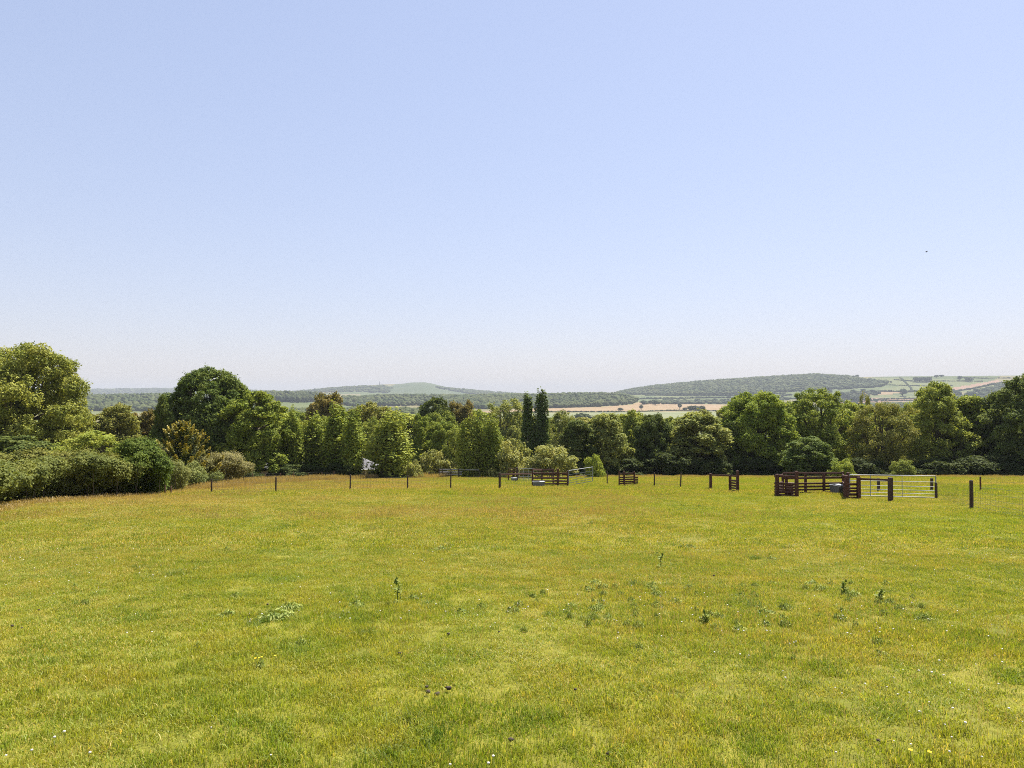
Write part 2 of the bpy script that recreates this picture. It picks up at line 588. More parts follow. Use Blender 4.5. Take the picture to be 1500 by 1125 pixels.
def archetype(kind, i):
    """one of a few nominal trees of each habit; (trunk mesh, crown mesh, height, radius)"""
    key = (kind, i)
    if key in ARCH: return ARCH[key]
    sd_ = 17 * i + sum(map(ord, kind))
    if kind == 'round':
        H, Rr = 14.0, 6.2
        L = lobes_round(sd_, H, Rr, 0.05, 40, 0.33, 0.45)
        ARCH[key] = (trunk_mesh('trunk', sd_, H, L, 0.34), crown_mesh('crown', sd_, L, 0.40, 1.25), H, Rr)
    elif kind == 'airy':
        H, Rr = 14.0, 5.6
        L = lobes_round(sd_, H, Rr, 0.10, 34, 0.28, 0.5)
        ARCH[key] = (trunk_mesh('trunk', sd_, H, L, 0.30, 0.22, 26, 2), crown_mesh('crown', sd_, L, 0.34, 0.62, thin=0.4), H, Rr)
    elif kind == 'bare':
        H, Rr = 12.0, 5.2
        L = lobes_round(sd_, H, Rr, 0.14, 24, 0.28, 0.55)
        ARCH[key] = (trunk_mesh('trunk', sd_, H, L, 0.26, 0.16, 34, 3), crown_mesh('crown', sd_, L, 0.30, 0.36, thin=0.3), H, Rr)
    elif kind == 'tall':
        H, Rr = 15.0, 4.6
        L = lobes_round(sd_, H, Rr, 0.04, 42, 0.36, 0.42)
        ARCH[key] = (trunk_mesh('trunk', sd_, H, L, 0.30), crown_mesh('crown', sd_, L, 0.38, 1.2), H, Rr)
    elif kind == 'column':
        H, Rr = 12.0, 2.2
        L = lobes_column(sd_, H, Rr, 8)
        ARCH[key] = (trunk_mesh('trunk', sd_, H, L, 0.2, 0.2, 12, 3), crown_mesh('crown', sd_, L, 0.34, 0.6, up=0.5, rnd=1.0, thin=0.4), H, Rr)
    elif kind == 'spire':
        H, Rr = 17.0, 1.0
        L = lobes_column(sd_, H, Rr, 6, 14, 0.55, 0.86)
        ARCH[key] = (trunk_mesh('trunk', sd_, H, L, 0.22, 0.2, 12, 1), crown_mesh('crown', sd_, L, 0.28, 1.1, up=0.5), H, Rr)
    elif kind == 'shrub':
        H, Rr = 3.0, 2.6
        L = sublobes(np.random.default_rng(sd_), lobes_shrub(sd_, H, Rr, 15))
        ARCH[key] = (trunk_mesh('stems', sd_, H, L, 0.07, 0.15, 10, 3), crown_mesh('crown', sd_, L, 0.2, 1.2), H, Rr)
    elif kind == 'spray':
        H, Rr = 3.0, 2.4
        L = sublobes(np.random.default_rng(sd_), lobes_shrub(sd_, H, Rr, 17), 6, 0.42)
        L[:, 2] *= 0.8 + 0.4 * np.random.default_rng(sd_ + 1).random(len(L))
        ARCH[key] = (trunk_mesh('stems', sd_, H, L, 0.06, 0.15, 14, 3), crown_mesh('crown', sd_, L, 0.2, 0.8, thin=0.4), H, Rr)
    return ARCH[key]


_rot = np.random.default_rng(5)


def plant(name, label, cat, u, y, vtop, wpx, kind, i, color, group=None, sink=0.0):
    """a tree or shrub at depth y on bearing u, its tip on sight line vtop, wpx wide"""
    p = at(u, y)
    H = CAM_Z + (HORIZON - vtop) * y / 1000 - p.z + sink
    Rw = wpx / 2000 * y * (1.3 if kind == 'column' else 1.12 if kind in ('spire', 'shrub', 'spray') else 1.28)
    tm, cm, h0, r0 = archetype(kind, i)
    root = empty(name, (p.x, p.y, p.z - sink), _rot.random() * 6.28)
    root.scale = (Rw / r0, Rw / r0, H / h0)
    t = link('stems' if kind in ('shrub', 'spray') else 'trunk', tm, root)
    c = link('crown', cm, root)
    c.color = (*color, 1)
    tag(root, label, cat, group)
    return root


# leaf colours
YG = (0.225, 0.251, 0.032)
MG = (0.147, 0.196, 0.028)
DG = (0.083, 0.127, 0.023)
BG = (0.137, 0.214, 0.023)
OL = (0.225, 0.196, 0.040)
BR = (0.235, 0.149, 0.037)
GG = (0.206, 0.224, 0.063)
PY = (0.333, 0.317, 0.075)
LIME = (0.294, 0.335, 0.034)


BG = (0.175, 0.22, 0.034)
MG = (0.17, 0.205, 0.036)
BR = (0.16, 0.135, 0.04)
OL = (0.18, 0.182, 0.045)
DG = (0.088, 0.112, 0.03)
YG = (0.22, 0.25, 0.048)
LIME = (0.21, 0.25, 0.045)
SHADE_DG = (0.05, 0.066, 0.018)  # dark green with the shade under the trees put into the leaf colour
PY = (0.23, 0.235, 0.075)


def own_tree(name, label, cat, u, y, vtop, wpx, color, seed, leaf, lai=1.0, n=34, lr=0.28, zb=0.08, prof=0.48, r0=0.4, split=0.3, nl=24, stems=1, thin=0.55):
    p = at(u, y)
    H = CAM_Z + (HORIZON - vtop) * y / 1000 - p.z
    Rw = wpx / 2000 * y * 1.1
    L = lobes_round(seed, H, Rw, zb, n, lr, prof)
    root = empty(name, p, 0)
    link('trunk', trunk_mesh('trunk', seed, H, L, r0, split, nl, stems), root)
    c = link('crown', crown_mesh('crown', seed, L, leaf, lai, thin=thin), root)
    c.color = (*color, 1)
    tag(root, label, cat)
    return root


# the trees that stand out
own_tree('broadleaf_tree', 'big yellow-green tree rising behind the hedge at the left edge, tallest on that side', 'tree', 34, 74, 510, 172, (0.195, 0.21, 0.046), 3, 0.25, 0.72, 80, 0.26, 0.05, 0.5, 0.45, 0.25, 34, 1, 0.42)
own_tree('oak_tree', 'large dark green round-crowned tree behind the golden conifer', 'tree', 306, 88, 543, 130, (0.105, 0.138, 0.034), 11, 0.27, 1.3, 58, 0.28, 0.04, 0.42)
own_tree('broadleaf_tree', 'mid green tree between the big dark tree and the first columnar tree', 'tree', 377, 84, 576, 90, MG, 23, 0.25, 1.25, 50, 0.3)
own_tree('broadleaf_tree', 'bright green dome-shaped tree, roundest crown behind the lone slatted panel and two posts', 'tree', 1112, 112, 577, 112, BG, 31, 0.29, 1.35, 66, 0.27, 0.03, 0.45)
own_tree('broadleaf_tree', 'pale green tree with dark forking limbs showing, right of the dome-shaped tree', 'tree', 1196, 116, 571, 92, MG, 37, 0.28, 0.8, 46, 0.28, 0.06, 0.5, 0.5, 0.15, 30, 2, 0.4)
own_tree('broadleaf_tree', 'bushy olive-brown tree with many thin bare stems behind the galvanised gate', 'tree', 1292, 110, 590, 84, OL, 41, 0.24, 0.55, 42, 0.28, 0.05, 0.5, 0.34, 0.1, 40, 4, 0.35)
own_tree('broadleaf_tree', 'tall light yellow-green tree with pointed top above the open galvanised gate', 'tree', 1372, 113, 563, 86, YG, 47, 0.28, 1.05, 54, 0.28, 0.04, 0.4, 0.4, 0.3, 30)
own_tree('broadleaf_tree', 'very dark tall tree cut off by the right edge of the view', 'tree', 1512, 104, 551, 112, (0.11, 0.14, 0.035), 53, 0.28, 1.25, 60, 0.27, 0.04, 0.42)

T = [
    ('oak_tree', 'dark green lower crown at the left flank of the large dark green tree', 246, 84, 584, 44, 'round', 1, (0.11, 0.14, 0.034)),
    ('broadleaf_tree', 'yellow-green low crown squeezed between the first two columnar trees', 446, 96, 616, 40, 'airy', 1, (0.24, 0.26, 0.05)),
    ('broadleaf_tree', 'yellow-green low crown between the columnar trees in front of the bronze oak', 479, 96, 612, 40, 'round', 2, (0.20, 0.23, 0.045)),
    ('broadleaf_tree', 'light green loose crown behind the grey hipped roof, right of its ridge', 548, 124, 612, 36, 'airy', 0, (0.22, 0.25, 0.05)),
    ('broadleaf_tree', 'light green loose crown left of the close group of upright trees', 668, 100, 628, 34, 'airy', 1, (0.20, 0.23, 0.05)),
    ('oak_tree', 'dark green crown on the right shoulder of the large dark green tree', 346, 90, 560, 46, 'round', 2, (0.11, 0.14, 0.034)),
    # name, label, u, depth, vtop, width px, habit, variant, colour
    ('broadleaf_tree', 'bronze-topped small tree in the gap between hedge and large dark tree, its left one', 172, 98, 595, 68, 'round', 0, OL),
    ('broadleaf_tree', 'brownish small tree beside the large dark tree, behind the rounded laurel bush', 212, 104, 604, 54, 'round', 1, BR),
    ('broadleaf_tree', 'yellow-green low tree showing just above the left clipped hedge top', 132, 62, 632, 74, 'airy', 0, YG),
    ('broadleaf_tree', 'dark low tree at the far left beneath the big yellow-green tree', 10, 62, 640, 110, 'round', 2, DG),  # added tree, its dark leaves stand for the big crown's shaded interior
    ('columnar_tree', 'slim columnar tree, first of the upright trees right of the big dark tree', 430, 86, 599, 30, 'column', 0, MG),
    ('columnar_tree', 'upright tree with ragged twin tips left of the bronze oak', 462, 88, 606, 36, 'column', 1, MG),
    ('columnar_tree', 'broad upright tree in front of the bronze oak', 494, 86, 590, 44, 'column', 2, MG),
    ('columnar_tree', 'upright tree just left of the grey hipped roof', 518, 84, 599, 34, 'column', 0, MG),
    ('columnar_tree', 'broad upright yellow-green tree just right of the grey hipped roof', 573, 86, 600, 52, 'column', 1, YG),
    ('columnar_tree', 'upright light green tree, left of the close group behind the long pale rail', 684, 92, 610, 26, 'column', 2, YG),
    ('columnar_tree', 'upright light green tree, tallest of the close group behind the long pale rail', 701, 93, 604, 28, 'column', 0, YG),
    ('columnar_tree', 'upright light green tree in the close group, right of its tallest', 721, 92, 609, 30, 'column', 1, MG),
    ('poplar_tree', 'dark Lombardy poplar with split tip, shorter of the pair', 774.5, 128, 576, 22, 'spire', 0, (0.10, 0.135, 0.03)),
    ('poplar_tree', 'dark Lombardy poplar, taller of the pair', 793, 128, 566, 25, 'spire', 1, (0.10, 0.135, 0.03)),
    ('oak_tree', 'bronze-brown oak crown rising behind the columnar trees', 478, 140, 579, 56, 'round', 3, BR),
    ('broadleaf_tree', 'wide olive-yellow tree behind the grey hipped roof', 545, 138, 593, 76, 'round', 4, OL),
    ('oak_tree', 'very dark crown above the rounded mid green trees, left of the poplars', 637, 150, 584, 50, 'round', 2, DG),
    ('broadleaf_tree', 'rust-tinted tree beside the very dark crown, left of the poplars', 673, 152, 590, 50, 'round', 0, BR),
    ('broadleaf_tree', 'rounded mid green tree under the very dark crown', 622, 110, 611, 46, 'round', 1, MG),
    ('broadleaf_tree', 'lower rounded green tree between the upright groups', 655, 106, 620, 44, 'round', 3, MG),
    ('broadleaf_tree', 'pale airy tree left of the pair of poplars', 740, 150, 587, 62, 'airy', 1, GG),
    ('broadleaf_tree', 'pale thin-leaved tree against the fields right of the poplars', 822, 140, 602, 38, 'airy', 0, GG),
    ('broadleaf_tree', 'small dark green tree standing right of the pale elder shrubs', 846, 104, 617, 44, 'tall', 0, DG),
    ('broadleaf_tree', 'grey-green tree behind the short slatted hurdle', 889, 106, 607, 56, 'tall', 1, GG),
    ('broadleaf_tree', 'rounded yellow-green tree right of the slatted hurdle', 925, 116, 604, 58, 'round', 4, YG),
    ('broadleaf_tree', 'dark-topped tree between two single posts', 958, 110, 608, 50, 'round', 2, DG),
    ('broadleaf_tree', 'dusky grey-green tree left of the dome-shaped tree', 1022, 108, 606, 74, 'tall', 2, GG),
    ('broadleaf_tree', 'dark lower tree tucked against the left flank of the dome-shaped tree', 1066, 110, 618, 40, 'round', 0, DG),
    ('broadleaf_tree', 'low rounded green tree below the pale forking tree', 1182, 98, 642, 64, 'round', 1, (0.10, 0.135, 0.03)),
    ('broadleaf_tree', 'yellow-green tree filling the dip left of the olive-brown tree', 1246, 128, 592, 60, 'round', 1, YG),
    ('broadleaf_tree', 'dark leafless-tipped tree between the olive-brown and the pointed tree', 1336, 122, 594, 48, 'bare', 0, OL),
    ('broadleaf_tree', 'light green tree right of the pointed tree', 1420, 115, 582, 60, 'tall', 0, MG),
    ('broadleaf_tree', 'dark green tree just left of the darkest tree by the right edge', 1455, 112, 582, 44, 'tall', 1, DG),
    ('broadleaf_tree', 'pale thin tree standing up from the canopy left of the pointed tree', 1270, 160, 578, 20, 'bare', 1, OL),
]
for (nm, lab, u, y, vt, w, k, i, c) in T:
    plant(nm, lab, 'tree', u, y, vt, w, k, i, c)

SH = [
    ('elder_shrub', 'pale blossoming shrub behind the left end of the white-railed fence', 640, 98, 661, 50, 'spray', 0, PY),
    ('elder_shrub', 'small pale shrub at the foot of the upright tree right of the roof', 602, 88, 676, 36, 'spray', 1, PY),
    ('elder_shrub', 'pale yellow-green shrub behind the wooden pen on the left', 806, 88, 657, 72, 'spray', 2, PY),
    ('elder_shrub', 'large pale shrub right of the close group of upright trees', 752, 92, 646, 64, 'spray', 0, PY),
    ('elder_shrub', 'bright lime shrub behind the larger wooden pen', 1232, 92, 674, 36, 'spray', 1, LIME),
    ('elder_shrub', 'yellowish weedy shrub behind the galvanised gate', 1322, 97, 676, 34, 'spray', 2, (0.16, 0.19, 0.04)),
    ('elder_shrub', 'bright green shrub spray right of the left wooden pen', 872, 92, 668, 30, 'spray', 1, LIME),
    ('leafy_shrub', 'dark shrub beneath the large dark round-crowned tree', 335, 76, 674, 76, 'shrub', 0, SHADE_DG),
    ('leafy_shrub', 'dark shrub at the foot of the first columnar trees', 430, 84, 678, 80, 'shrub', 1, SHADE_DG),
    ('leafy_shrub', 'dark shrub left of the grey hipped roof at fence height', 498, 84, 679, 66, 'shrub', 2, SHADE_DG),
    ('leafy_shrub', 'dark shrub right below the grey hipped roof', 566, 86, 686, 60, 'shrub', 0, SHADE_DG),
    ('leafy_shrub', 'dark shrub behind the white-railed fence', 668, 107, 678, 66, 'shrub', 1, SHADE_DG),
    ('leafy_shrub', 'dark shrub behind the far galvanised gate', 726, 103, 674, 60, 'shrub', 2, SHADE_DG),
    ('leafy_shrub', 'dark shrub right of the pale shrubs behind the left pen', 846, 103, 670, 60, 'shrub', 0, SHADE_DG),
    ('leafy_shrub', 'dark shrub behind the short slatted hurdle', 912, 105, 670, 70, 'shrub', 1, SHADE_DG),
    ('leafy_shrub', 'dark shrub behind the two single posts', 975, 105, 666, 74, 'shrub', 2, SHADE_DG),
    ('leafy_shrub', 'dark shrub left of the lone post and rail', 1035, 105, 668, 70, 'shrub', 0, SHADE_DG),
    ('leafy_shrub', 'dark shrub at the foot of the dome-shaped tree', 1100, 107, 670, 80, 'shrub', 1, SHADE_DG),
    ('leafy_shrub', 'dark shrub between lime shrub and olive-brown tree', 1275, 105, 674, 70, 'shrub', 2, SHADE_DG),
    ('leafy_shrub', 'dark shrub beneath the tall pointed tree', 1370, 105, 668, 84, 'shrub', 0, SHADE_DG),
    ('leafy_shrub', 'dark shrub behind the post furthest right', 1440, 103, 668, 84, 'shrub', 1, SHADE_DG),
    ('leafy_shrub', 'dark shrub in the bottom of the treeline at the right edge', 1506, 101, 670, 80, 'shrub', 2, SHADE_DG),
]
for (nm, lab, u, y, vt, w, k, i, c) in SH:
    plant(nm, lab, 'shrub', u, y, vt, w, k, i, c)

# the second row, which closes the gaps: alike crowns half hidden behind the first
rng = np.random.default_rng(77)
SECOND = [
    (100, 606, 70, MG, 'green crown behind the lower right flank of the big yellow-green tree'),
    (250, 600, 70, DG, 'dark crown behind the left shoulder of the large dark green tree'),
    (330, 592, 80, MG, 'green crown behind the right shoulder of the large dark green tree'),
    (400, 600, 60, YG, 'yellow-green crown behind the first columnar tree, on its left'),
    (440, 604, 60, MG, 'green crown filling the gap between the first two columnar trees'),
    (520, 604, 60, OL, 'olive crown directly behind the upright tree left of the grey roof'),
    (590, 607, 60, YG, 'yellow-green crown behind the upright tree right of the grey roof'),
    (640, 606, 60, MG, 'green crown between the rounded green trees, a row further back'),
    (700, 602, 60, MG, 'green crown behind the close group of upright light green trees'),
    (760, 608, 60, GG, 'grey-green crown behind the feet of the pair of poplars'),
    (800, 612, 50, MG, 'green crown just right of the taller poplar, a row further back'),
    (850, 613, 60, OL, 'olive crown behind the small dark tree right of the pale shrubs'),
    (880, 615, 60, YG, 'yellow-green crown behind the grey-green tree above the hurdle'),
    (905, 612, 50, MG, 'green crown filling the gap above the slatted hurdle'),
    (950, 611, 60, YG, 'yellow-green crown behind the dark-topped tree above the two slim posts'),
    (990, 612, 60, MG, 'green crown left of the dusky grey-green tree, a row further back'),
    (1030, 604, 70, OL, 'olive crown behind the dusky grey-green tree'),
    (1070, 600, 60, OL, 'olive crown behind the left flank of the dome-shaped tree'),
    (1150, 592, 70, YG, 'yellow-green crown behind the right flank of the dome-shaped tree'),
    (1170, 590, 60, MG, 'green crown behind the left side of the pale forking tree'),
    (1230, 592, 70, MG, 'green crown behind the right side of the pale forking tree'),
    (1265, 596, 60, YG, 'yellow-green crown behind the left side of the olive-brown tree'),
    (1310, 598, 70, YG, 'yellow-green crown behind the right side of the olive-brown tree'),
    (1345, 592, 60, MG, 'green crown behind the left side of the pointed tree'),
    (1400, 592, 60, YG, 'yellow-green crown behind the right side of the pointed tree'),
    (1440, 590, 60, MG, 'green crown behind the light green tree right of the pointed tree'),
    (1490, 582, 60, DG, 'dark crown behind the very dark tree at the right edge'),
    (1560, 570, 90, MG, 'green crown beyond the right edge tree'),
    (-40, 590, 100, MG, 'green crown behind the big yellow-green tree at the left edge')]
for u, vt, w, c, lab in SECOND:
    plant('broadleaf_tree', lab, 'tree', u, 142 + 26 * rng.random(), vt, w * 1.05, ('round', 'tall')[int(rng.random() * 1.4)],
          int(rng.random() * 3), tuple(np.array(c) * (0.85 + 0.3 * rng.random())), 'second row of the treeline')


# ------------------------------------------------------------------ golden conifer
def conifer(u, y, vtop, wpx):
    rng = np.random.default_rng(9)
    p = at(u, y)
    H = CAM_Z + (HORIZON - vtop) * y / 1000 - p.z
    Rr = wpx / 2000 * y
    root = empty('golden_conifer', p)
    tag(root, 'golden-tipped conifer with upswept sprays beside the rounded laurel bush', 'conifer')
    Ps, Ns, Ts, parts = [], [], [], []
    parts.append(tube(np.array([(0, 0, -.2), (0.05, 0, H * .5), (0, 0, H * .97)]), [0.2, 0.12, 0.02], 7))
    for i in range(84):
        t = ((i + 0.5) / 84) ** 1.05
        an = i * 2.399
        ln = Rr * (1 - t) ** 0.75 * (0.6 + 0.65 * rng.random()) + 0.3
        z0 = H * (0.04 + 0.86 * t)
        d = np.array([math.cos(an), math.sin(an), 0])
        n = int(90 + 300 * ln / Rr)
        s = rng.random(n) ** 0.6
        side = np.array([-math.sin(an), math.cos(an), 0])
        w = 0.34 * (1 - s * 0.75) * rng.normal(size=n) * 0.7
        P = np.outer(s * ln, d) + np.outer(w, side)
        P[:, 2] += z0 + (0.62 + 0.3 * t) * ln * s ** 1.7 - 0.16 * np.abs(rng.normal(size=n))
        Ps.append(P)
        Ns.append(unit(np.array([0, 0, 1.0]) - 0.4 * d + 0.5 * rng.normal(size=(n, 3))))
        Ts.append(np.clip(1.0 - s * 1.15 + 0.25 * rng.random(n), 0, 1))
        if i % 3 == 0:
            q = np.array([[0, 0, z0], d * ln * 0.5 + [0, 0, z0 + 0.1 * ln], d * ln * 0.95 + [0, 0, z0 + 0.6 * ln]])
            parts.append(tube(q, [0.04, 0.025, 0.008], 4))
    V, F = leaf_quads(rng, np.concatenate(Ps), np.concatenate(Ns), 0.15, 0.5)
    k = Nodes('conifer_needles')
    a = k.n('ShaderNodeAttribute', attribute_name='tint')
    c = k.ramp(a.outputs['Fac'], [(0.0, (0.34, 0.27, 0.035)), (0.16, (0.19, 0.19, 0.03)), (0.4, (0.05, 0.07, 0.018))])
    m = k.done(k.leafy(c, 0.25, 0.5, 0.3, (1.1, 1.0, 0.6)))
    link('crown', mesh_np('crown', V, F, m, {'tint': np.concatenate(Ts)}), root)
    Vt, Ft = merge(parts)
    link('trunk', mesh_np('trunk', Vt, Ft, M_BARK, smooth=True), root)


conifer(268, 54, 610, 88)


# ------------------------------------------------------------------ hedges and near bushes
def hedge(name, label, pts, depth, H, leaf, color, seed, lai=1.0, lump=0.85, cat='hedge', over=0.9):
    """lobes packed along a ground line"""
    rng = np.random.default_rng(seed)
    P = np.array([(p.x, p.y) for p in pts])
    seg = np.hypot(*np.diff(P, axis=0).T)
    s = np.concatenate([[0], np.cumsum(seg)])
    tot = s[-1]
    o = pts[0]
    L = []
    n = int(tot * depth * 1.8)
    for i in range(n):
        q = (i + rng.random()) / n * tot
        x = np.interp(q, s, P[:, 0]); y = np.interp(q, s, P[:, 1])
        j = min(np.searchsorted(s, q, 'right') - 1, len(seg) - 1)
        tx, ty = (P[j + 1] - P[j]) / seg[j]
        off = (rng.random() - 0.5) * depth
        h = H(q / tot) if callable(H) else H
        r = lump * (0.5 + 0.35 * rng.random())
        xx, yy = x - ty * off, y + tx * off
        g = float(ground(xx, yy))
        edge = 1 - 0.25 * (2 * abs(off) / depth) ** 2
        for lev, sh in ((0.2, 0.3), (0.5, 0.5), (0.78, 0.85), (1.0, 1.15)):
            bk_ = off * sh + over * depth * (1 - lev)
            xx, yy = x - ty * bk_, y + tx * bk_
            zz = max(h * edge * lev * (0.94 + 0.12 * rng.random()) - r * 0.75, r * 0.35)
            L.append((xx - o.x + rng.normal() * 0.1, yy - o.y + rng.normal() * 0.1, g + zz - o.z, r, r, r * 0.85))
    root = empty(name, o)
    c = link('foliage', crown_mesh('foliage', seed, L, leaf, lai * 1.5, thin=0.6, rnd=0.55), root)
    c.color = (*color, 1)
    parts = []
    for i in range(0, len(L), 7):
        e = np.array(L[i][:3])
        b = np.array([e[0] + rng.normal() * .1, e[1] + rng.normal() * .1, float(ground(e[0] + o.x, e[1] + o.y)) - o.z - 0.1])
        parts.append(tube(np.array([b, (b + e) / 2 + rng.normal(size=3) * 0.06, e]), [0.035, 0.025, 0.01], 4))
    V, F = merge(parts)
    link('stems', mesh_np('stems', V, F, M_BARK), root)['kind'] = 'stuff'
    tag(root, label, cat)
    return root


hedge('bramble_hedge', 'tall mixed hedge with brambles along the left edge of the meadow', [hit(-190, 790), hit(-60, 755), hit(20, 738), hit(95, 731), hit(150, 727.5), hit(188, 726)], 2.4,
      lambda t: 2.15 + 0.25 * math.sin(9 * t) + 0.12 * math.sin(23 * t), 0.125, (0.12, 0.135, 0.036), 61, 0.95, 0.62)
hedge('clipped_hedge', 'darker flat-topped hedge standing behind the bramble hedge', [at(-90, 42), at(20, 44), at(90, 46), at(170, 48)], 1.8, lambda t: 2.75, 0.13, (0.13, 0.135, 0.032), 62, 0.9)
hedge('laurel_bush', 'rounded bright green laurel bush at the end of the left hedge', [hit(176, 725.5), hit(205, 725), hit(238, 724.5)], 2.5, lambda t: 3.3 - 1.5 * (2 * t - 0.95) ** 2 * 0.6, 0.12, (0.085, 0.118, 0.022), 63, 1.25, 0.85, 'bush')
hedge('bramble_bush', 'pale bramble bush by the two short stakes next to the laurel', [at(246, 46), at(262, 47), at(282, 49)], 1.8, lambda t: 2.1 - 0.9 * t, 0.11, (0.16, 0.17, 0.055), 64, 0.6, 0.7, 'bush')
hedge('flowering_bush', 'tawny faded-blossom bush right of the golden conifer', [at(300, 54), at(322, 56), at(342, 59)], 2.4, lambda t: 2.9 - 2.6 * (t - 0.5) ** 2, 0.11, (0.19, 0.175, 0.075), 65, 0.7, 0.8, 'bush')
hedge('faded_bush', 'grey-green bush under the golden conifer behind the first brown post', [at(262, 51), at(292, 51), at(312, 52)], 1.8, lambda t: 1.7 + 0.3 * math.sin(5 * t), 0.11, (0.14, 0.16, 0.05), 66, 0.7, 0.7, 'bush')


# ------------------------------------------------------------------ timber, metal
def mat_timber(name, a, b):
    k = Nodes(name)
    tc = k.n('ShaderNodeNewGeometry').outputs['Position']
    no = k.noise(tc, 7, 5, 0.65)
    return k.done(k.bsdf(k.ramp(no, [(0.3, a), (0.7, b)]), 0.75, 0.3, bump=no, bump_s=0.4, bump_d=0.01))


M_TIMBER = mat_timber('stained_timber', (0.036, 0.016, 0.011), (0.105, 0.042, 0.028))
M_STAKE = mat_timber('weathered_stake', (0.032, 0.02, 0.016), (0.075, 0.045, 0.034))
M_OLDSTAKE = mat_timber('old_stake', (0.10, 0.055, 0.035), (0.16, 0.09, 0.06))
M_GREYRAIL = mat_timber('bleached_rail', (0.30, 0.29, 0.29), (0.42, 0.40, 0.40))


def mat_galv():
    k = Nodes('galvanised_steel')
    tc = k.n('ShaderNodeNewGeometry').outputs['Position']
    no = k.noise(tc, 12, 4)
    c = k.ramp(no, [(0.3, (0.20, 0.215, 0.23)), (0.7, (0.32, 0.335, 0.35))])
    return k.done(k.bsdf(c, 0.6, 0.3, 0.25, bump=no, bump_s=0.15, bump_d=0.005))


M_GALV = mat_galv()
M_TROUGH = None


def mat_plain(name, c, rough=0.8, spec=0.2):
    k = Nodes(name)
    g = k.n('ShaderNodeNewGeometry').outputs['Position']
    no = k.noise(g, 4, 4)
    lo = tuple(x * 0.85 for x in c)
    return k.done(k.bsdf(k.ramp(no, [(0.35, lo), (0.65, c)]), rough, spec))


def box_between(p0, p1, w, h, rng=None):
    """a plank from p0 to p1, w across, h tall, edges eased"""
    p0 = Vector(p0); p1 = Vector(p1)
    d = (p1 - p0)
    ln = d.length
    d.normalize()
    up = Vector((0, 0, 1)) if abs(d.z) < 0.95 else Vector((0, 1, 0))
    s = d.cross(up).normalized()
    up = s.cross(d).normalized()
    c = min(w, h) * 0.14
    prof = [(-w / 2 + c, -h / 2), (w / 2 - c, -h / 2), (w / 2, -h / 2 + c), (w / 2, h / 2 - c), (w / 2 - c, h / 2), (-w / 2 + c, h / 2), (-w / 2, h / 2 - c), (-w / 2, -h / 2 + c)]
    V = [tuple(p + s * a + up * b) for p in (p0, p1) for a, b in prof]
    F = [tuple(range(7, -1, -1)), tuple(range(8, 16))] + [(i, (i + 1) % 8, (i + 1) % 8 + 8, i + 8) for i in range(8)]
    return V, F


def pydata(name, V, F, mat, parent):
    me = bpy.data.meshes.new(name)
    me.from_pydata(V, [], F)
    me.materials.append(mat)
    return link(name, me, parent)


def post(parent, p, h, w=0.11, mat=None, lean=(0, 0), rnd=False):
    """p is relative to the parent; sharpened or weathered top"""
    p = Vector(p)
    q = p + Vector((lean[0], lean[1], h))
    sides = 8 if rnd else 4
    a0 = 0 if rnd else math.pi / 4
    k = w / 2 * (1 if rnd else 1.414)
    V = []
    for c, r in ((p - Vector((0, 0, 0.3)), k), (q - Vector((0, 0, 0.03)), k * 0.94), (q, k * 0.7)):
        for i in range(sides):
            a = a0 + 2 * math.pi * i / sides
            V.append((c.x + r * math.cos(a), c.y + r * math.sin(a), c.z))
    F = [tuple(range(sides - 1, -1, -1)), tuple(range(2 * sides, 3 * sides))]
    for l in range(2):
        F += [(l * sides + i, l * sides + (i + 1) % sides, (l + 1) * sides + (i + 1) % sides, (l + 1) * sides + i) for i in range(sides)]
    return pydata('post', V, F, mat or M_STAKE, parent)


def rel(root, p): return Vector(p) - root.location


_sag = np.random.default_rng(8)


def rails(root, a, b, heights, name='rail', w=0.035, h=0.1, over=0.06, mat=None, rise=(0, 0)):
    """horizontal boards from ground point a to ground point b (world)"""
    d = (b - a); d.z = 0; d.normalize()
    for z in heights:
        p = rel(root, a) + Vector((0, 0, z + rise[0])) - d * over
        q = rel(root, b) + Vector((0, 0, z + rise[1])) + d * over
        p.z += _sag.normal() * 0.014
        q.z += _sag.normal() * 0.014
        V, F = box_between(p, q, w, h * (0.9 + 0.2 * _sag.random()))
        pydata(name, V, F, mat or M_TIMBER, root)


M_WIRE = mat_plain('dull_wire', (0.10, 0.10, 0.10), 0.7, 0.2)


M_TROUGH = mat_plain('dull_zinc', (0.13, 0.14, 0.15), 0.6, 0.3)


def wires(root, pts, hs, r=0.0038, stays=0.0, name='netting'):
    """fence wires with upright stays, one joined part"""
    parts = []
    for z in hs:
        for a, b in zip(pts[:-1], pts[1:]):
            A = rel(root, a) + Vector((0, 0, z)); B = rel(root, b) + Vector((0, 0, z))
            m = (A + B) / 2 - Vector((0, 0, 0.012))
            parts.append(tube(np.array([A, m, B]), [r] * 3, 4))
    if stays:
        for a, b in zip(pts[:-1], pts[1:]):
            n = int((b - a).length / stays)
            for i in range(1, n):
                c = rel(root, a.lerp(b, i / n))
                parts.append(tube(np.array([c + Vector((0, 0, hs[0])), c + Vector((0, 0, hs[-1]))]), [r * 0.8] * 2, 3))
    V, F = merge(parts)
    o = link(name, mesh_np(name, V, F, M_WIRE), root)
    o['kind'] = 'stuff'
    return o


def line_fence(name, label, pix, heights, mat=None, w=0.11, wire=True, leans=None, rnd=True, cat='fence'):
    pts = [hit(u, v) for u, v in pix]
    root = empty(name, pts[0])
    r = np.random.default_rng(len(label))
    for i, (p, h) in enumerate(zip(pts, heights)):
        ln = leans[i] if leans else (r.normal() * 0.012, r.normal() * 0.012)
        post(root, rel(root, p), h, w, mat, ln, rnd)
    if wire: wires(root, pts, (0.12, 0.3, 0.5, 0.72, 0.95), stays=0.3)
    tag(root, label, cat)
    return root, pts


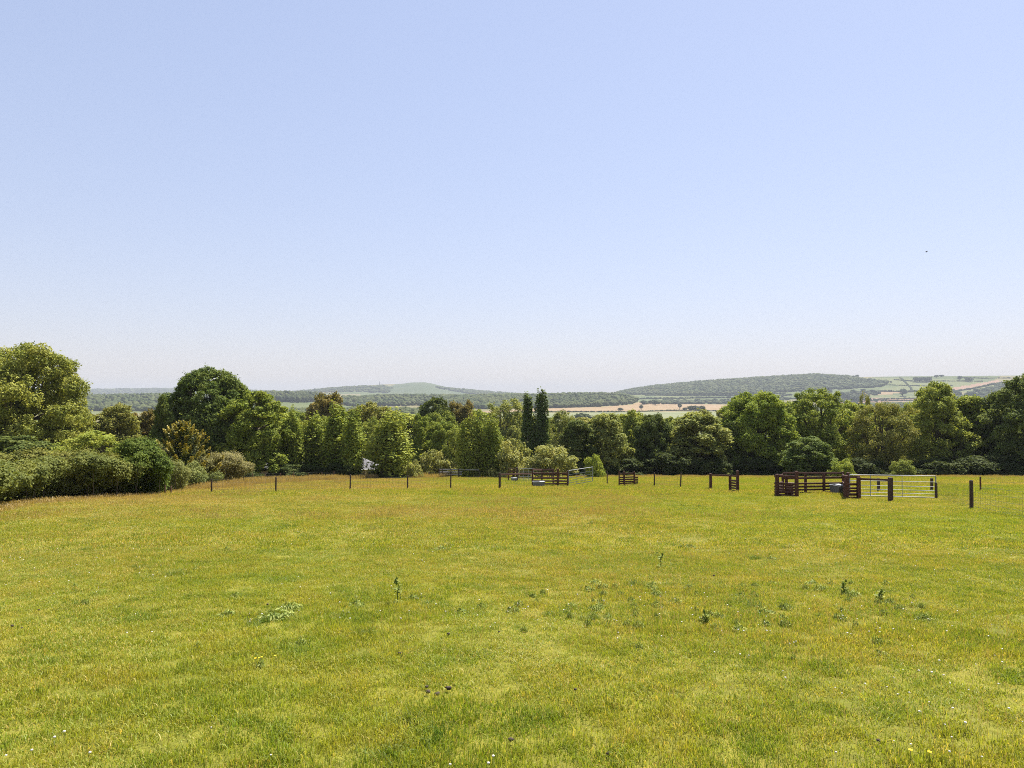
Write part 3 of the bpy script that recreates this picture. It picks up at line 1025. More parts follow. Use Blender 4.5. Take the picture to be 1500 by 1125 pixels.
line_fence('wire_fence', 'wire fence of dark posts crossing the meadow in front of the columnar trees', [(310, 724), (404, 722), (513, 721), (597, 718), (660, 717)], [0.98, 1.04, 1.2, 1.12, 1.16])
line_fence('wire_fence', 'wire fence of three slim posts between the slatted hurdle and the lone slatted panel', [(958.6, 713), (996.5, 715.3)], [1.18, 1.22], leans=[(0, 0), (0.07, 0)])
line_fence('wire_fence', 'wire fence from the open galvanised gate to the nearest dark post at the right', [(1371.5, 730.8), (1423, 745), (1560, 774)], [0.9, 1.2, 1.2], w=0.15)
line_fence('wire_fence', 'wire fence end with a single slim reddish post at the far right', [(1436.5, 722), (1620, 726)], [1.08, 1.1], mat=M_TIMBER)
line_fence('wire_fence', 'two short stakes beside the pale bramble bush', [(242, 725), (250.5, 725)], [0.62, 0.56], mat=M_OLDSTAKE, w=0.1, wire=False, cat='stakes')
line_fence('wire_fence', 'wire fence of thin pale stakes in the tawny grass below the columnar trees',
           [(u, 709.5 - (u - 340) * 0.042) for u in (349, 370, 389, 411, 430, 452, 471.5, 489, 506, 522, 538.6, 554.6, 568.6, 582, 596, 611, 625)], [0.95 + 0.1 * math.sin(i * 2.1) for i in range(17)], mat=M_OLDSTAKE, w=0.09)
back = [(640, 698.5), (666, 698.5), (686, 698.2), (700, 698), (712, 698.4), (727, 700.0), (744, 699.0)]
line_fence('wire_fence', 'wire fence of short dark stakes right of the white-railed fence', back, [0.95] * 7, w=0.09)
fx = [840, 868, 893, 921, 955, 971, 1001, 1030, 1060, 1088, 1115, 1147, 1175, 1205, 1240, 1270, 1300, 1330, 1365, 1400, 1437, 1470, 1510, 1560]
line_fence('wire_fence', 'long low wire fence along the foot of the dark trees behind the pens', [(u, 697.6) for u in fx], [0.9 + 0.1 * math.sin(i * 1.7) for i in range(len(fx))], w=0.1)

# ---- left pen with its rail, trough and gate
p_g = hit(732, 717)
root = empty('rail_fence', p_g)
post(root, (0, 0, 0), 1.22, 0.17, M_STAKE)
pb = hit(779, 714)
rails(root, p_g, pb, (1.12,), 'rail', 0.06, 0.1, 0.0)
wires(root, [p_g, pb], (0.12, 0.3, 0.5, 0.72, 0.95), stays=0.3)
tag(root, 'single dark post and top rail running to the left wooden pen', 'fence')


def pen(name, label, corners, spec, posts, cat='pen'):
    """corners: ground points; spec: (i, j, heights, over) rail runs; posts: (point, height, width)"""
    root = empty(name, corners[0])
    for p, h, w in posts: post(root, rel(root, p), h, w, M_TIMBER)
    for a, b, hs, over in spec: rails(root, a, b, hs, 'rail', 0.045, 0.122, over)
    tag(root, label, cat)
    return root


def shift(p, dx, dy):
    return Vector((p.x + dx, p.y + dy, float(ground(p.x + dx, p.y + dy))))


a, b = hit(780, 713.6), hit(831.5, 713.8)
c, d = shift(b, -1.0, 3.0), shift(a, 0.9, 3.0)
m1 = a.lerp(b, 0.72)
H5 = (0.09, 0.29, 0.50, 0.74, 1.12)
bk = shift(d, 0, 0)
pen('sheep_pen', 'smaller wooden sheep pen of red-brown rails with a trough at its corner', [a, b, c, d],
    [(a + Vector((0, -0.09, 0)), b + Vector((0, -0.09, 0)), H5, 0.05), (c, d, (0.75, 1.12, 1.42), 0.05), (a, d, (0.5, 0.75, 1.12, 1.42), 0.04), (b, c, H5, 0.04)],
    [(a, 1.48, 0.14), (m1, 1.5, 0.17), (b, 1.36, 0.12), (c, 1.45, 0.12), (d, 1.5, 0.12)])


def trough(label, p, ln, wd, h, rz):
    root = empty('water_trough', p, rz)
    bm = bmesh.new()
    def ring(l, w, z): return [bm.verts.new((sx * l / 2, sy * w / 2, z)) for sx, sy in ((-1, -1), (1, -1), (1, 1), (-1, 1))]
    rs = [ring(ln * .9, wd * .78, 0.06), ring(ln, wd, h), ring(ln - .06, wd - .06, h), ring(ln * .9 - .06, wd * .78 - .06, 0.16)]
    for r0_, r1_ in zip(rs[:-1], rs[1:]):
        for i in range(4): bm.faces.new((r0_[i], r0_[(i + 1) % 4], r1_[(i + 1) % 4], r1_[i]))
    bm.faces.new(rs[0][::-1]); bm.faces.new(rs[-1])
    me = bpy.data.meshes.new('tub'); bm.to_mesh(me); bm.free(); me.materials.append(M_TROUGH)
    link('tub', me, root)
    parts = []
    cs = [Vector((sx * ln / 2, sy * wd / 2, h)) for sx, sy in ((-1, -1), (1, -1), (1, 1), (-1, 1), (-1, -1))]
    for q0, q1 in zip(cs[:-1], cs[1:]): parts.append(tube(np.array([q0, (q0 + q1) / 2, q1]), [0.022] * 3, 6))
    V, F = merge(parts)
    link('rim', mesh_np('rim', V, F, M_GALV, smooth=True), root)
    for sx in (-1, 1):
        V, F = box_between((sx * ln * .33, -wd * .36, 0.0), (sx * ln * .33, wd * .36, 0.0), 0.09, 0.14)
        pydata('foot', V, F, M_TROUGH, root)
    V, F = box_between((ln * .5 - .22, -wd * .5 + .02, h + .012), (ln * .5 - .22, wd * .5 - .02, h + .012), 0.36, 0.02)
    pydata('float_cover', V, F, M_GALV, root)
    tag(root, label, 'trough')


trough('grey galvanised water trough in front of the left wooden pen', shift(hit(789, 714.2), 0, -0.2), 0.92, 0.55, 0.48, 0.1)


def gate(label, a, b, h, bars, lift=0.0, diag=True):
    """galvanised field gate hung at ground point a, swung to b"""
    root = empty('field_gate', a)
    A = Vector((0, 0, 0.12)); B = rel(root, b) + Vector((0, 0, 0.12 + lift))
    up = Vector((0, 0, h))
    def t(name, p, q, r):
        V, F = tube(np.array([p, (p + q) / 2, q]), [r] * 3, 7)
        link(name, mesh_np(name, V, F, M_GALV, smooth=True), root)
    for f in bars:
        t('bar', A + up * f, B + up * f, 0.026 if f in (0, 1) else 0.017)
    t('upright', A - Vector((0, 0, .03)), A + up * 1.02, 0.032)
    t('upright', B - Vector((0, 0, .03)), B + up * 1.02, 0.032)
    for s in ((0.33, 0.67) if (B - A).length < 4 else (0.25, 0.62)):
        m = A.lerp(B, s); t('stay', m, m + up, 0.016)
    tag(root, label, 'gate')


BARS = (0, 0.16, 0.32, 0.5, 0.72, 1)
gate('galvanised metal gate swung out behind the left wooden pen, its far end raised', hit(833, 713), shift(hit(833, 713), 2.35, 2.9), 1.22, BARS, 0.28)
# the far gate with its posts
root = empty('gate_posts', at(757.5, 74))
post(root, (0, 0, 0), 1.5, 0.2, M_STAKE)
q = shift(root.location, -0.95, 0.3)
post(root, rel(root, q), 1.1, 0.13, M_TIMBER)
rails(root, q, root.location.copy(), (1.05, 1.3), 'rail', 0.05, 0.1, 0.0)
tag(root, 'far thick gate post with short reddish rails left of the left wooden pen', 'gate post')
gate('far galvanised metal gate seen between the single top rail and the left wooden pen', shift(at(757.5, 74), 0.2, 0.1), at(781, 72), 1.2, BARS, 0.02)
trough('small dark tub at the foot of the far thick gate post', shift(at(753, 72.5), 0, 0), 0.6, 0.45, 0.4, 0.2)

# ---- small hurdle
a, b = hit(907, 712.8), hit(929, 712.2)
H6 = (0.10, 0.26, 0.42, 0.58, 0.76, 1.06)
pen('slatted_hurdle', 'short slatted hurdle of three posts standing alone left of the slim posts', [a, b],
    [(a, b, H6, 0.0), (b, b.lerp(a, -0.26), H6[:5], 0.0)],
    [(a, 1.3, 0.1), (a.lerp(b, 0.32) - Vector((0, .07, 0)), 1.3, 0.15), (b - Vector((0, .07, 0)), 1.25, 0.13)], 'hurdle')
line_fence('wire_fence', 'single dark post standing between the left wooden pen and the slatted hurdle', [(889.5, 709.5)], [1.22], wire=False, cat='post')

# ---- lone panel with post and rail
a, b, c = hit(1041, 718), hit(1069.5, 720.3), hit(1080.5, 721.5)
root = pen('sheep_hurdle', 'lone slatted panel with a tall post and a rail to its thick left post', [a, b, c],
           [(a, b, (1.13,), 0.0), (b, c, (1.1,), 0.03), (b, c, (0.1, 0.28, 0.45, 0.62, 0.78), 0.14)],
           [(a, 1.24, 0.17), (b, 1.15, 0.16), (c, 1.47, 0.17)], 'panel')

# ---- larger pen
a1, a2, a3 = hit(1137.5, 727), hit(1151, 727), hit(1166, 728.2)
b1, b2, b3, b4 = hit(1179, 723.8), hit(1206, 723.6), hit(1234, 722.8), hit(1147, 724.5)
c1, c2 = hit(1238.5, 731), hit(1256.5, 731.3)
S5 = (0.08, 0.24, 0.40, 0.56, 0.74)
bb = Vector((0, -0.1, 0))
pen('sheep_pen', 'larger wooden sheep pen of red-brown rails in front of the lime shrub', [a1, a3, b3, c2],
    [(a1, a3, S5 + (1.18,), 0.12), (b4, b3, (0.09, 0.28, 0.47, 0.66, 1.02), 0.1), (b4, b3, (1.06 + 0.28,), 0.0), (a1, b4, S5 + (1.18,), 0.1),
     (b3, c1, S5 + (1.2,), 0.1), (c1, c2, (0.08, 0.24, 0.42, 0.6, 0.8, 1.2), 0.12)],
    [(a1 + bb, 1.3, 0.18), (a2 + bb, 1.25, 0.14), (a3 + bb, 1.5, 0.17), (b1 + bb, 1.3, 0.14), (b2 + bb, 1.3, 0.14), (b3 + bb, 1.42, 0.12), (b4, 1.3, 0.12),
     (c1 + bb, 1.3, 0.18), (c2 + bb, 1.22, 0.17), (hit(1242.5, 727), 1.45, 0.17)])
root = empty('feed_box', hit(1160, 727.6))
V, F = box_between(rel(root, hit(1154.5, 727.3)) + Vector((0, 0.25, 0.36)), rel(root, hit(1164.8, 727.7)) + Vector((0, 0.25, 0.36)), 0.4, 0.72)
pydata('body', V, F, M_TIMBER, root)
V, F = box_between(rel(root, hit(1154, 727.3)) + Vector((0, 0.22, 0.745)), rel(root, hit(1165.3, 727.7)) + Vector((0, 0.22, 0.745)), 0.5, 0.04)
pydata('lid', V, F, M_TIMBER, root)
tag(root, 'boxy red-brown wooden hopper inside the near corner of the larger pen', 'box')
trough('blue-grey galvanised water tank inside the right end of the larger pen', shift(hit(1228, 724.5), 0, -0.1), 0.75, 0.9, 0.6, 0.25)
p0, p1 = c2, hit(1304.5, 735)
root = empty('rail_fence', p1)
post(root, (0, 0, 0), 1.24, 0.19, M_STAKE)
rails(root, p0 + Vector((0.1, 0, 0)), p1, (1.12,), 'rail', 0.06, 0.1, 0.02)
tag(root, 'thick dark post and single red-brown rail joined to the larger pen', 'fence')
gate('wide galvanised metal gate standing open right of the larger pen', hit(1245, 728.5), hit(1371, 730.8), 1.2, BARS, -0.05)
for u, v, h, lab in ((1287, 721, 0.95, 'dark post seen through the wide galvanised gate near its hinge end'), (1365, 721, 0.95, 'dark post seen through the wide galvanised gate near its free end')):
    root = empty('fence_post', hit(u, v))
    post(root, (0, 0, 0), h, 0.14, M_STAKE)
    tag(root, lab, 'post')

# ---- bleached railing in front of the shrubs
a, b = at(643, 91), at(677, 91)
root = empty('rail_fence', a)
rails(root, a, b, (0.50, 0.82, 1.14), 'rail', 0.05, 0.13, 0.0, M_GREYRAIL)
for s in (0.02, 0.15, 0.52, 0.86): post(root, rel(root, a.lerp(b, s)) + Vector((0, -0.09, 0)), 1.22, 0.13, M_STAKE)
e = at(702, 90)
rails(root, b, e, (1.08,), 'rail', 0.05, 0.1, 0.0, M_GREYRAIL)
post(root, rel(root, e), 1.15, 0.1, M_STAKE)
tag(root, 'white-topped three-rail wooden fence in front of the trees', 'fence')
root = empty('fence_post', at(629, 92))
post(root, (0, 0, 0), 0.85, 0.22, M_STAKE)
tag(root, 'stubby thick post below the pale blossoming shrub', 'post')


# ------------------------------------------------------------------ houses behind the trees
def mat_roof():
    k = Nodes('slate_roof')
    g = k.n('ShaderNodeNewGeometry').outputs['Position']
    return k.done(k.bsdf(k.ramp(k.noise(g, 3, 5), [(0.3, (0.075, 0.075, 0.08)), (0.7, (0.11, 0.107, 0.11))]), 0.7, 0.4))


M_ROOF = mat_roof()
M_WALL = mat_plain('render_wall', (0.18, 0.15, 0.12))
M_GLASS = mat_plain('window_glass', (0.03, 0.035, 0.04), 0.08, 0.6)
M_WHITE = mat_plain('white_frame', (0.75, 0.75, 0.73))


def bungalow(label, u, y, ln, dp, eave, ridge, rz, hip):
    p = at(u, y)
    root = empty('bungalow', p, rz)
    x, w = ln / 2, dp / 2
    V = [(sx * x, sy * w, z) for z in (-0.8, eave) for sx, sy in ((-1, -1), (1, -1), (1, 1), (-1, 1))]
    pydata('wall', V, [(0, 1, 5, 4), (1, 2, 6, 5), (2, 3, 7, 6), (3, 0, 4, 7)], M_WALL, root)
    o = 0.4
    hx = x - hip
    V = [(-x - o, -w - o, eave - .12), (x + o, -w - o, eave - .12), (x + o, w + o, eave - .12), (-x - o, w + o, eave - .12), (-hx, 0, ridge), (hx, 0, ridge)]
    V += [(a, b, c - 0.14) for a, b, c in V]
    F = [(0, 1, 5, 4), (1, 2, 5), (2, 3, 4, 5), (3, 0, 4)]
    F += [tuple(i + 6 for i in f[::-1]) for f in F] + [(0, 6, 7, 1), (1, 7, 8, 2), (2, 8, 9, 3), (3, 9, 6, 0)]
    rf = pydata('roof', V, F, M_ROOF, root)
    V, F = box_between((hx * .4, 0.2, ridge - .5), (hx * .4, 0.2, ridge + .75), 0.5, 0.6)
    pydata('chimney', V, F, M_WALL, rf)
    V, F = box_between((-x - o, -w - o - .05, eave - .2), (x + o, -w - o - .05, eave - .2), 0.1, 0.12)
    pydata('gutter', V, F, M_WHITE, root)
    for sx in (-0.6, 0.05, 0.62):
        if sx == 0.05:
            V, F = box_between((sx * x, -w - .03, 0.0), (sx * x, -w - .03, 2.05), 0.95, 0.06)
            pydata('door', V, F, M_WHITE, root)
            continue
        V, F = box_between((sx * x - .75, -w - .02, 1.5), (sx * x + .75, -w - .02, 1.5), 0.08, 1.2)
        wf = pydata('window', V, F, M_WHITE, root)
        for k_ in (-0.36, 0.36):
            V, F = box_between((sx * x + k_ - .3, -w - .05, 1.5), (sx * x + k_ + .3, -w - .05, 1.5), 0.05, 1.0)
            pydata('pane', V, F, M_GLASS, wf)
    tag(root, label, 'house')


bungalow('low house with grey hipped roof showing between the columnar trees', 527, 112, 6.4, 5.0, 1.95, 3.35, 0.12, 2.6)
bungalow('pale-roofed low house mostly hidden behind the first columnar trees', 412, 116, 11.0, 6.0, 2.2, 3.5, -0.1, 1.5)


# ------------------------------------------------------------------ far woods, hedgerows, field trees
def far_clump(rng, nleaf, sz):
    d = unit(rng.normal(size=(nleaf, 3)))
    d[:, 2] = np.abs(d[:, 2]) * 1.0 - 0.15
    P = d * np.array([1, 1, 0.85]) * (0.75 + 0.35 * rng.random(nleaf))[:, None]
    N = unit(d + 0.35 * rng.normal(size=(nleaf, 3)))
    return leaf_quads(rng, P, N, sz, 0.8)


_ico = None


def ico():
    global _ico
    if _ico is None:
        bm = bmesh.new()
        bmesh.ops.create_icosphere(bm, subdivisions=2, radius=1)
        _ico = (np.array([v.co[:] for v in bm.verts]), np.array([[v.index for v in f.verts] for f in bm.faces]))
        bm.free()
    return _ico


def clump_bank(seed, n=14):
    """lumpy closed crowns"""
    rng = np.random.default_rng(seed)
    out = []
    V0, F0 = ico()
    for _ in range(n):
        k = rng.normal(size=(4, 3)) * 2.4
        ph = rng.random(4) * 6.3
        b = 1 + 0.13 * np.sin(V0 @ k.T + ph).sum(1) + 0.07 * rng.normal(size=len(V0))
        V = V0 * b[:, None]
        V[:, 2] *= 0.9
        out.append((V, F0))
    return out


BANK = clump_bank(1)
_kw = Nodes('far_leaf')
_oc = _kw.n('ShaderNodeObjectInfo').outputs['Color']
_ta = _kw.n('ShaderNodeAttribute', attribute_name='tint').outputs['Fac']
_hv = _kw.n('ShaderNodeHueSaturation')
_kw.l(_oc, _hv.inputs['Color'])
_kw.l(_kw.math('ADD', _kw.math('MULTIPLY', _ta, -0.9), 1.45), _hv.inputs['Value'])
_kw.l(_kw.math('ADD', _kw.math('MULTIPLY', _ta, 0.05), 0.475), _hv.inputs['Hue'])
_pos = _kw.n('ShaderNodeNewGeometry').outputs['Position']
_st = _kw.ramp(_kw.noise(_pos, 0.009, 4, 0.6), [(0.38, 0.0), (0.62, 0.85)])
M_FARLEAF = _kw.done(_kw.leafy(_kw.mix(_st, _hv.outputs[0], (0.085, 0.095, 0.032)), 0.12, 0.8, 0.05))


def canopy(name, XY, rad, hgt, color, seed, label=None, single=False):
    """many tree crowns of leaf faces, one mesh"""
    rng = np.random.default_rng(seed)
    Vs, Fs, Ts, k = [], [], [], 0
    Z = ground(XY[:, 0], XY[:, 1])
    for (x, y), z in zip(XY, Z):
        V, F = BANK[int(rng.random() * len(BANK))]
        r = rad * (0.55 + 0.9 * rng.random() ** 1.5); h = hgt * (0.6 + 0.7 * rng.random())
        a = rng.random() * 6.3
        M = np.array([[math.cos(a), -math.sin(a), 0], [math.sin(a), math.cos(a), 0], [0, 0, 1]])
        Vs.append((V @ M.T) * np.array([r, r, h * 0.55]) + np.array([x, y, z + h * 0.45]))
        Fs.append(F + k); k += len(V)
        Ts.append(np.full(len(F), rng.random() * 0.9) + rng.random(len(F)) * 0.1)
    o = link(name, mesh_np(name, np.concatenate(Vs), np.concatenate(Fs), M_FARLEAF, {'tint': np.concatenate(Ts)}))
    o.color = (*color, 1)
    tag(o, label, 'woodland', kind='stuff')
    return o


def scatter_in(poly, r0, r1, spacing, seed):
    rng = np.random.default_rng(seed)
    us = [p[0] for p in poly]
    t0, t1 = math.atan((min(us) - 752) / 1000), math.atan((max(us) - 748) / 1000)
    area = 0.5 * (t1 - t0) * (r1 * r1 - r0 * r0)
    n = int(area / spacing ** 2)
    r = np.sqrt(r0 * r0 + rng.random(n) * (r1 * r1 - r0 * r0)); th = t0 + rng.random(n) * (t1 - t0)
    x, y = r * np.sin(th), r * np.cos(th)
    u, v = project(x, y, ground(x, y))
    ok = inside(u, v, poly)
    return np.stack([x[ok], y[ok]], 1)


FARG = (0.042, 0.062, 0.022)
FARD = (0.03, 0.046, 0.02)
canopy('woodland', scatter_in([(880, 579), (905, 575), (930, 570), (960, 565), (1010, 560), (1060, 556), (1150, 551), (1195, 549), (1232, 551.5), (1262, 556), (1306, 560.5), (1290, 567), (1200, 572.5), (1160, 574), (1100, 578), (1000, 579.5), (940, 578)], 3000, 4900, 15, 3), 9, 14, FARG, 4, 'hazy wood covering the left end of the long ridge on the right')
canopy('woodland', scatter_in([(640, 601), (720, 599.3), (800, 598.2), (880, 595.8), (922, 592.8), (934, 588), (925, 581), (900, 578), (850, 577), (770, 579), (700, 583), (640, 590)], 1800, 2900, 13, 5), 8, 13, FARG, 6, 'dark wood above the pink stubble field, right of the poplars')
canopy('woodland', scatter_in([(470, 590), (520, 583), (600, 580), (700, 580), (770, 580), (770, 592), (640, 594), (520, 596)], 1800, 2900, 14, 7), 8, 13, FARG, 8, 'wood in the middle distance below the hill with the mast')
canopy('woodland', scatter_in([(385, 588), (392, 578), (420, 577), (462, 580), (480, 588), (440, 590)], 1900, 2900, 11, 9), 7, 17, FARD, 10, 'dark conifer wood on the low rise left of the bronze oak')
canopy('woodland', scatter_in([(-420, 600), (-420, 586), (60, 584), (120, 582), (250, 581), (380, 583), (380, 606), (250, 603)], 1300, 2900, 16, 11), 8, 13, FARG, 12, 'wood in the gap left of the large dark tree')
canopy('woodland', scatter_in([(380, 625), (380, 603), (500, 598), (640, 600), (700, 606), (640, 625)], 450, 1900, 15, 13), 6.5, 11, (0.06, 0.08, 0.03), 14, 'scattered trees of the valley bottom on the left')
canopy('woodland', scatter_in([(1160, 604), (1240, 596), (1330, 592), (1480, 588), (1600, 588), (1600, 612), (1160, 612)], 900, 2900, 17, 15), 7, 11, FARG, 16, 'valley trees below the ridge on the right')
canopy('woodland', scatter_in([(1200, 583), (1265, 572.5), (1290, 577), (1240, 590), (1160, 590)], 2300, 4800, 21, 17), 9, 12, FARD, 18, 'hedged tree clumps on the lower slope of the ridge')
canopy('woodland', scatter_in([(1400, 583), (1430, 573), (1475, 562), (1500, 558), (1560, 556), (1560, 590), (1400, 592)], 2300, 4850, 19, 19), 9, 13, FARG, 20, 'wooded flank of the ridge near the right edge')
canopy('woodland', scatter_in([(636, 566), (660, 569.5), (700, 573), (765, 578), (765, 582), (700, 579), (645, 570)], 5200, 7000, 20, 21), 11, 13, FARG, 22, 'hazy wood down the right shoulder of the far hill')
canopy('woodland', scatter_in([(410, 577), (440, 573.5), (500, 567.5), (560, 565), (575, 568), (568, 576), (520, 574), (470, 575.5), (430, 580)], 5000, 7000, 30, 25), 13, 12, FARG, 24, 'patchy wood on the left face of the far hill')
canopy('woodland', scatter_in([(-60, 574), (120, 571), (240, 569.5), (440, 574), (440, 579), (-60, 579)], 8600, 10200, 42, 23), 22, 16, FARD, 26, 'wood along the farthest blue skyline on the left')
canopy('woodland', scatter_in([(940, 592.5), (975, 587), (1060, 587), (1120, 582), (1160, 584), (1140, 592), (1060, 592)], 2300, 3600, 22, 27), 9, 11, FARD, 28, 'line of hedgerow trees behind the pink stubble field')


def hedgerow(label, pix, seed, rad=4.0, h=5.0):
    rng = np.random.default_rng(seed)
    P = [hit(u, v) for u, v in pix]
    XY = []
    for a, b in zip(P[:-1], P[1:]):
        n = max(2, int((b - a).length / (rad * 1.1)))
        for i in range(n):
            q = a.lerp(b, (i + rng.random()) / n)
            XY.append((q.x, q.y))
    o = canopy('hedgerow', np.array(XY), rad, h, FARD, seed, label)
    o['category'] = 'hedge'


hedgerow('thin hedge between the pink stubble and the pale pasture', [(700, 606), (760, 605), (900, 603.9), (1080, 602.2)], 31, 2.6, 3.2)
hedgerow('hedge across the lower right slope below the green hillside', [(1250, 577.5), (1290, 573.5), (1330, 574.5), (1400, 572)], 32, 6, 8)
hedgerow('hedge climbing the green hillside near the right edge', [(1310, 556.5), (1340, 559), (1400, 558.5), (1440, 559)], 33, 5, 5)
hedgerow('hedge under the brown ploughed strip on the ridge', [(1390, 575), (1425, 569.5), (1468, 561)], 34, 6, 7)
hedgerow('hedge along the tan fields at the foot of the ridge', [(1235, 590), (1270, 588), (1350, 587)], 35, 5, 6)
hedgerow('hedge line along the back of the valley fields', [(930, 585), (1000, 584), (1080, 583), (1160, 579)], 36, 6, 8)


hedgerow('hedge crossing the green hillside halfway up', [(1262, 563), (1310, 564.5), (1360, 566), (1395, 565)], 37, 4, 4.5)
hedgerow('hedge running down the green hillside', [(1318, 553.5), (1326, 560), (1334, 568), (1336, 573)], 38, 4, 4.5)
hedgerow('hedge on the brow of the hillside near the right edge', [(1405, 553), (1440, 554.5), (1490, 554)], 39, 5, 5)
hedgerow('hedge below the wood at the left end of the ridge', [(945, 579.5), (1010, 580.5), (1080, 580), (1150, 576.5)], 40, 5, 7)
hedgerow('hedge across the tan valley field right of the dome-shaped tree', [(1150, 584), (1200, 586), (1260, 586.5), (1340, 584)], 41, 5, 7)


def field_tree(label, u, v, wpx, hpx, seed, group=None, color=FARD, n=150):
    rng = np.random.default_rng(seed)
    p = hit(u, v)
    root = empty('field_tree', p)
    r = wpx / 2000 * p.y; h = hpx / 1000 * p.y
    L = [(0, 0, h * .62, r * .7, r * .7, h * .34)] + [(r * .55 * math.cos(a), r * .55 * math.sin(a), h * (.5 + .2 * rng.random()), r * .5, r * .5, h * .26) for a in rng.random(5) * 6.3]
    c = link('crown', crown_mesh('crown', seed, L, r * 0.34, 0.9), root)
    c.color = (*color, 1)
    V, F = tube(np.array([(0, 0, -0.5), (0, 0, h * .3), (0, 0, h * .6)]), [r * .12, r * .08, r * .04], 6)
    link('trunk', mesh_np('trunk', V, F, M_BARK, smooth=True), root)
    tag(root, label, 'tree', group)


field_tree('lone tree in the pink stubble field, left one', 909, 603.2, 7.5, 6.0, 201)
field_tree('lone tree in the pink stubble field, middle one', 939.5, 600, 6.5, 7, 202)
field_tree('lone tree in the pink stubble field, right one beside the tree cluster', 996, 599, 7, 8, 203)
field_tree('round dark tree at the top edge of the pink stubble field', 942, 592.5, 9, 6, 204)
field_tree('dark tree at the top edge of the pink stubble field, second from the wood', 960, 593.5, 8, 7, 205)
field_tree('broad tree cluster at the near right of the pink stubble field', 1016, 602.5, 18, 8, 206)
field_tree('small bush beside the broad tree cluster in the stubble field', 1003, 602, 6, 5, 207)
field_tree('tree right of the broad cluster in the stubble field', 1028, 602.5, 10, 8, 208)
field_tree('broad dark tree in the pale pasture right of the poplars', 854, 618, 24, 13, 209, color=(0.055, 0.075, 0.03))
field_tree('smaller dark tree in the pale pasture right of the poplars', 869, 618.5, 13, 9, 210)
field_tree('flat-topped skyline tree on the ridge, left of a pair', 1242, 552.5, 6, 4, 211)
field_tree('flat-topped skyline tree on the ridge, right of a pair', 1256, 552.5, 5.5, 3.6, 212)
field_tree('skyline tree clump above the green hillside', 1372, 553.5, 6, 4.5, 213)
field_tree('wide low skyline tree above the green hillside', 1379, 552.2, 7, 3.2, 214)
for i, (u, v) in enumerate([(1341, 559.5), (1346, 559.8), (1351, 559.6), (1356, 559.8), (1361, 559.2)]):
    field_tree('one tree of the dark copse high on the green hillside', u, v, 8, 7.5, 215 + i, 'copse on the green hillside')
for i, (u, v) in enumerate([(1406, 557.5), (1416, 559), (1422, 559.5)]):
    field_tree('dark tree beside the brown ploughed strip', u, v, 7, 7, 225 + i, 'trees beside the ploughed strip')
for i, (u, v, w) in enumerate([(1204, 580, 9), (1216, 577, 8), (1232, 583, 12), (1240, 586, 10), (1250, 577, 8), (1255, 592, 16), (1272, 590, 10), (1284, 590, 7), (1322, 580, 13), (1388, 577, 10), (1402, 582, 12), (1424, 584, 14)]):
    field_tree('small round tree in the hedged fields below the ridge', u, v, w, w * .8, 240 + i, 'trees in the hedged fields')
for i, u in enumerate((137, 147.5, 159)):
    field_tree('thin upright tree on the skyline left of the large dark tree', u, 583, 2.6, 6.5, 260 + i, 'thin trees on the left skyline')
field_tree('broad tree on the low skyline between the big trees on the left', 171, 583.5, 8, 6, 264)

# mast on the far hill
p = hit(556, 565.5)
root = empty('mast', p)
h = 6.5 * p.y / 1000
V, F = tube(np.array([(0, 0, -1), (0, 0, h * .5), (0, 0, h)]), [3.2, 2.6, 1.6], 6)
link('tower', mesh_np('tower', V, F, M_ROOF), root)
V, F = box_between((-6, 0, 4), (6, 0, 4), 8, 9)
pydata('base_building', V, F, M_WALL, root)
tag(root, 'slim mast on the crest of the far hill', 'mast')


# ------------------------------------------------------------------ grass
def mat_grass(name, greens, dry, dry_amt, trans=0.4):
    k = Nodes(name)
    g = k.n('ShaderNodeNewGeometry').outputs['Position']
    a = k.n('ShaderNodeAttribute', attribute_name='tint').outputs['Fac']
    big = k.noise(g, 0.07, 4)
    mid = k.noise(g, 1.1, 5, 0.65)
    sm = k.noise(g, 4.5, 3)
    base = k.ramp(mid, [(0.34, greens[0]), (0.5, greens[1]), (0.64, greens[2])])
    amt = k.math('ADD', k.math('MULTIPLY', big, 1.5), k.math('MULTIPLY', sm, 0.7))
    amt = k.math('ADD', amt, k.math('MULTIPLY', a, 0.9))
    # the sward is more parched towards the far left of the meadow
    sx = k.n('ShaderNodeSeparateXYZ')
    k.l(g, sx.inputs[0])
    west = k.math('MULTIPLY', k.math('ADD', k.math('MULTIPLY', sx.outputs['X'], -1 / 30), 0.25), 1.0, True)
    back = k.math('MULTIPLY', k.math('ADD', k.math('MULTIPLY', sx.outputs['Y'], 1 / 18), -0.5), 1.0, True)
    amt = k.math('ADD', amt, k.math('MULTIPLY', k.math('MULTIPLY', west, back), 0.34))
    f = k.ramp(k.math('MULTIPLY', amt, 0.32), [(dry_amt - 0.08, 0.0), (dry_amt + 0.09, 1.0)])
    c = k.mix(f, base, dry)
    hv = k.n('ShaderNodeHueSaturation')
    k.l(c, hv.inputs['Color'])
    k.l(k.math('ADD', k.math('MULTIPLY', a, 0.55), 0.74), hv.inputs['Value'])
    return k.done(k.leafy(hv.outputs[0], trans, 0.5, 0.25, (1.15, 1.1, 0.5)))


M_GRASS = mat_grass('grass_blades', [(0.17, 0.24, 0.02), (0.25, 0.295, 0.028), (0.32, 0.32, 0.036)], (0.45, 0.315, 0.105), 0.57)
M_DRY = mat_grass('dry_stems', [(0.31, 0.235, 0.075), (0.35, 0.265, 0.09), (0.40, 0.30, 0.13)], (0.36, 0.26, 0.10), 0.5, 0.3)


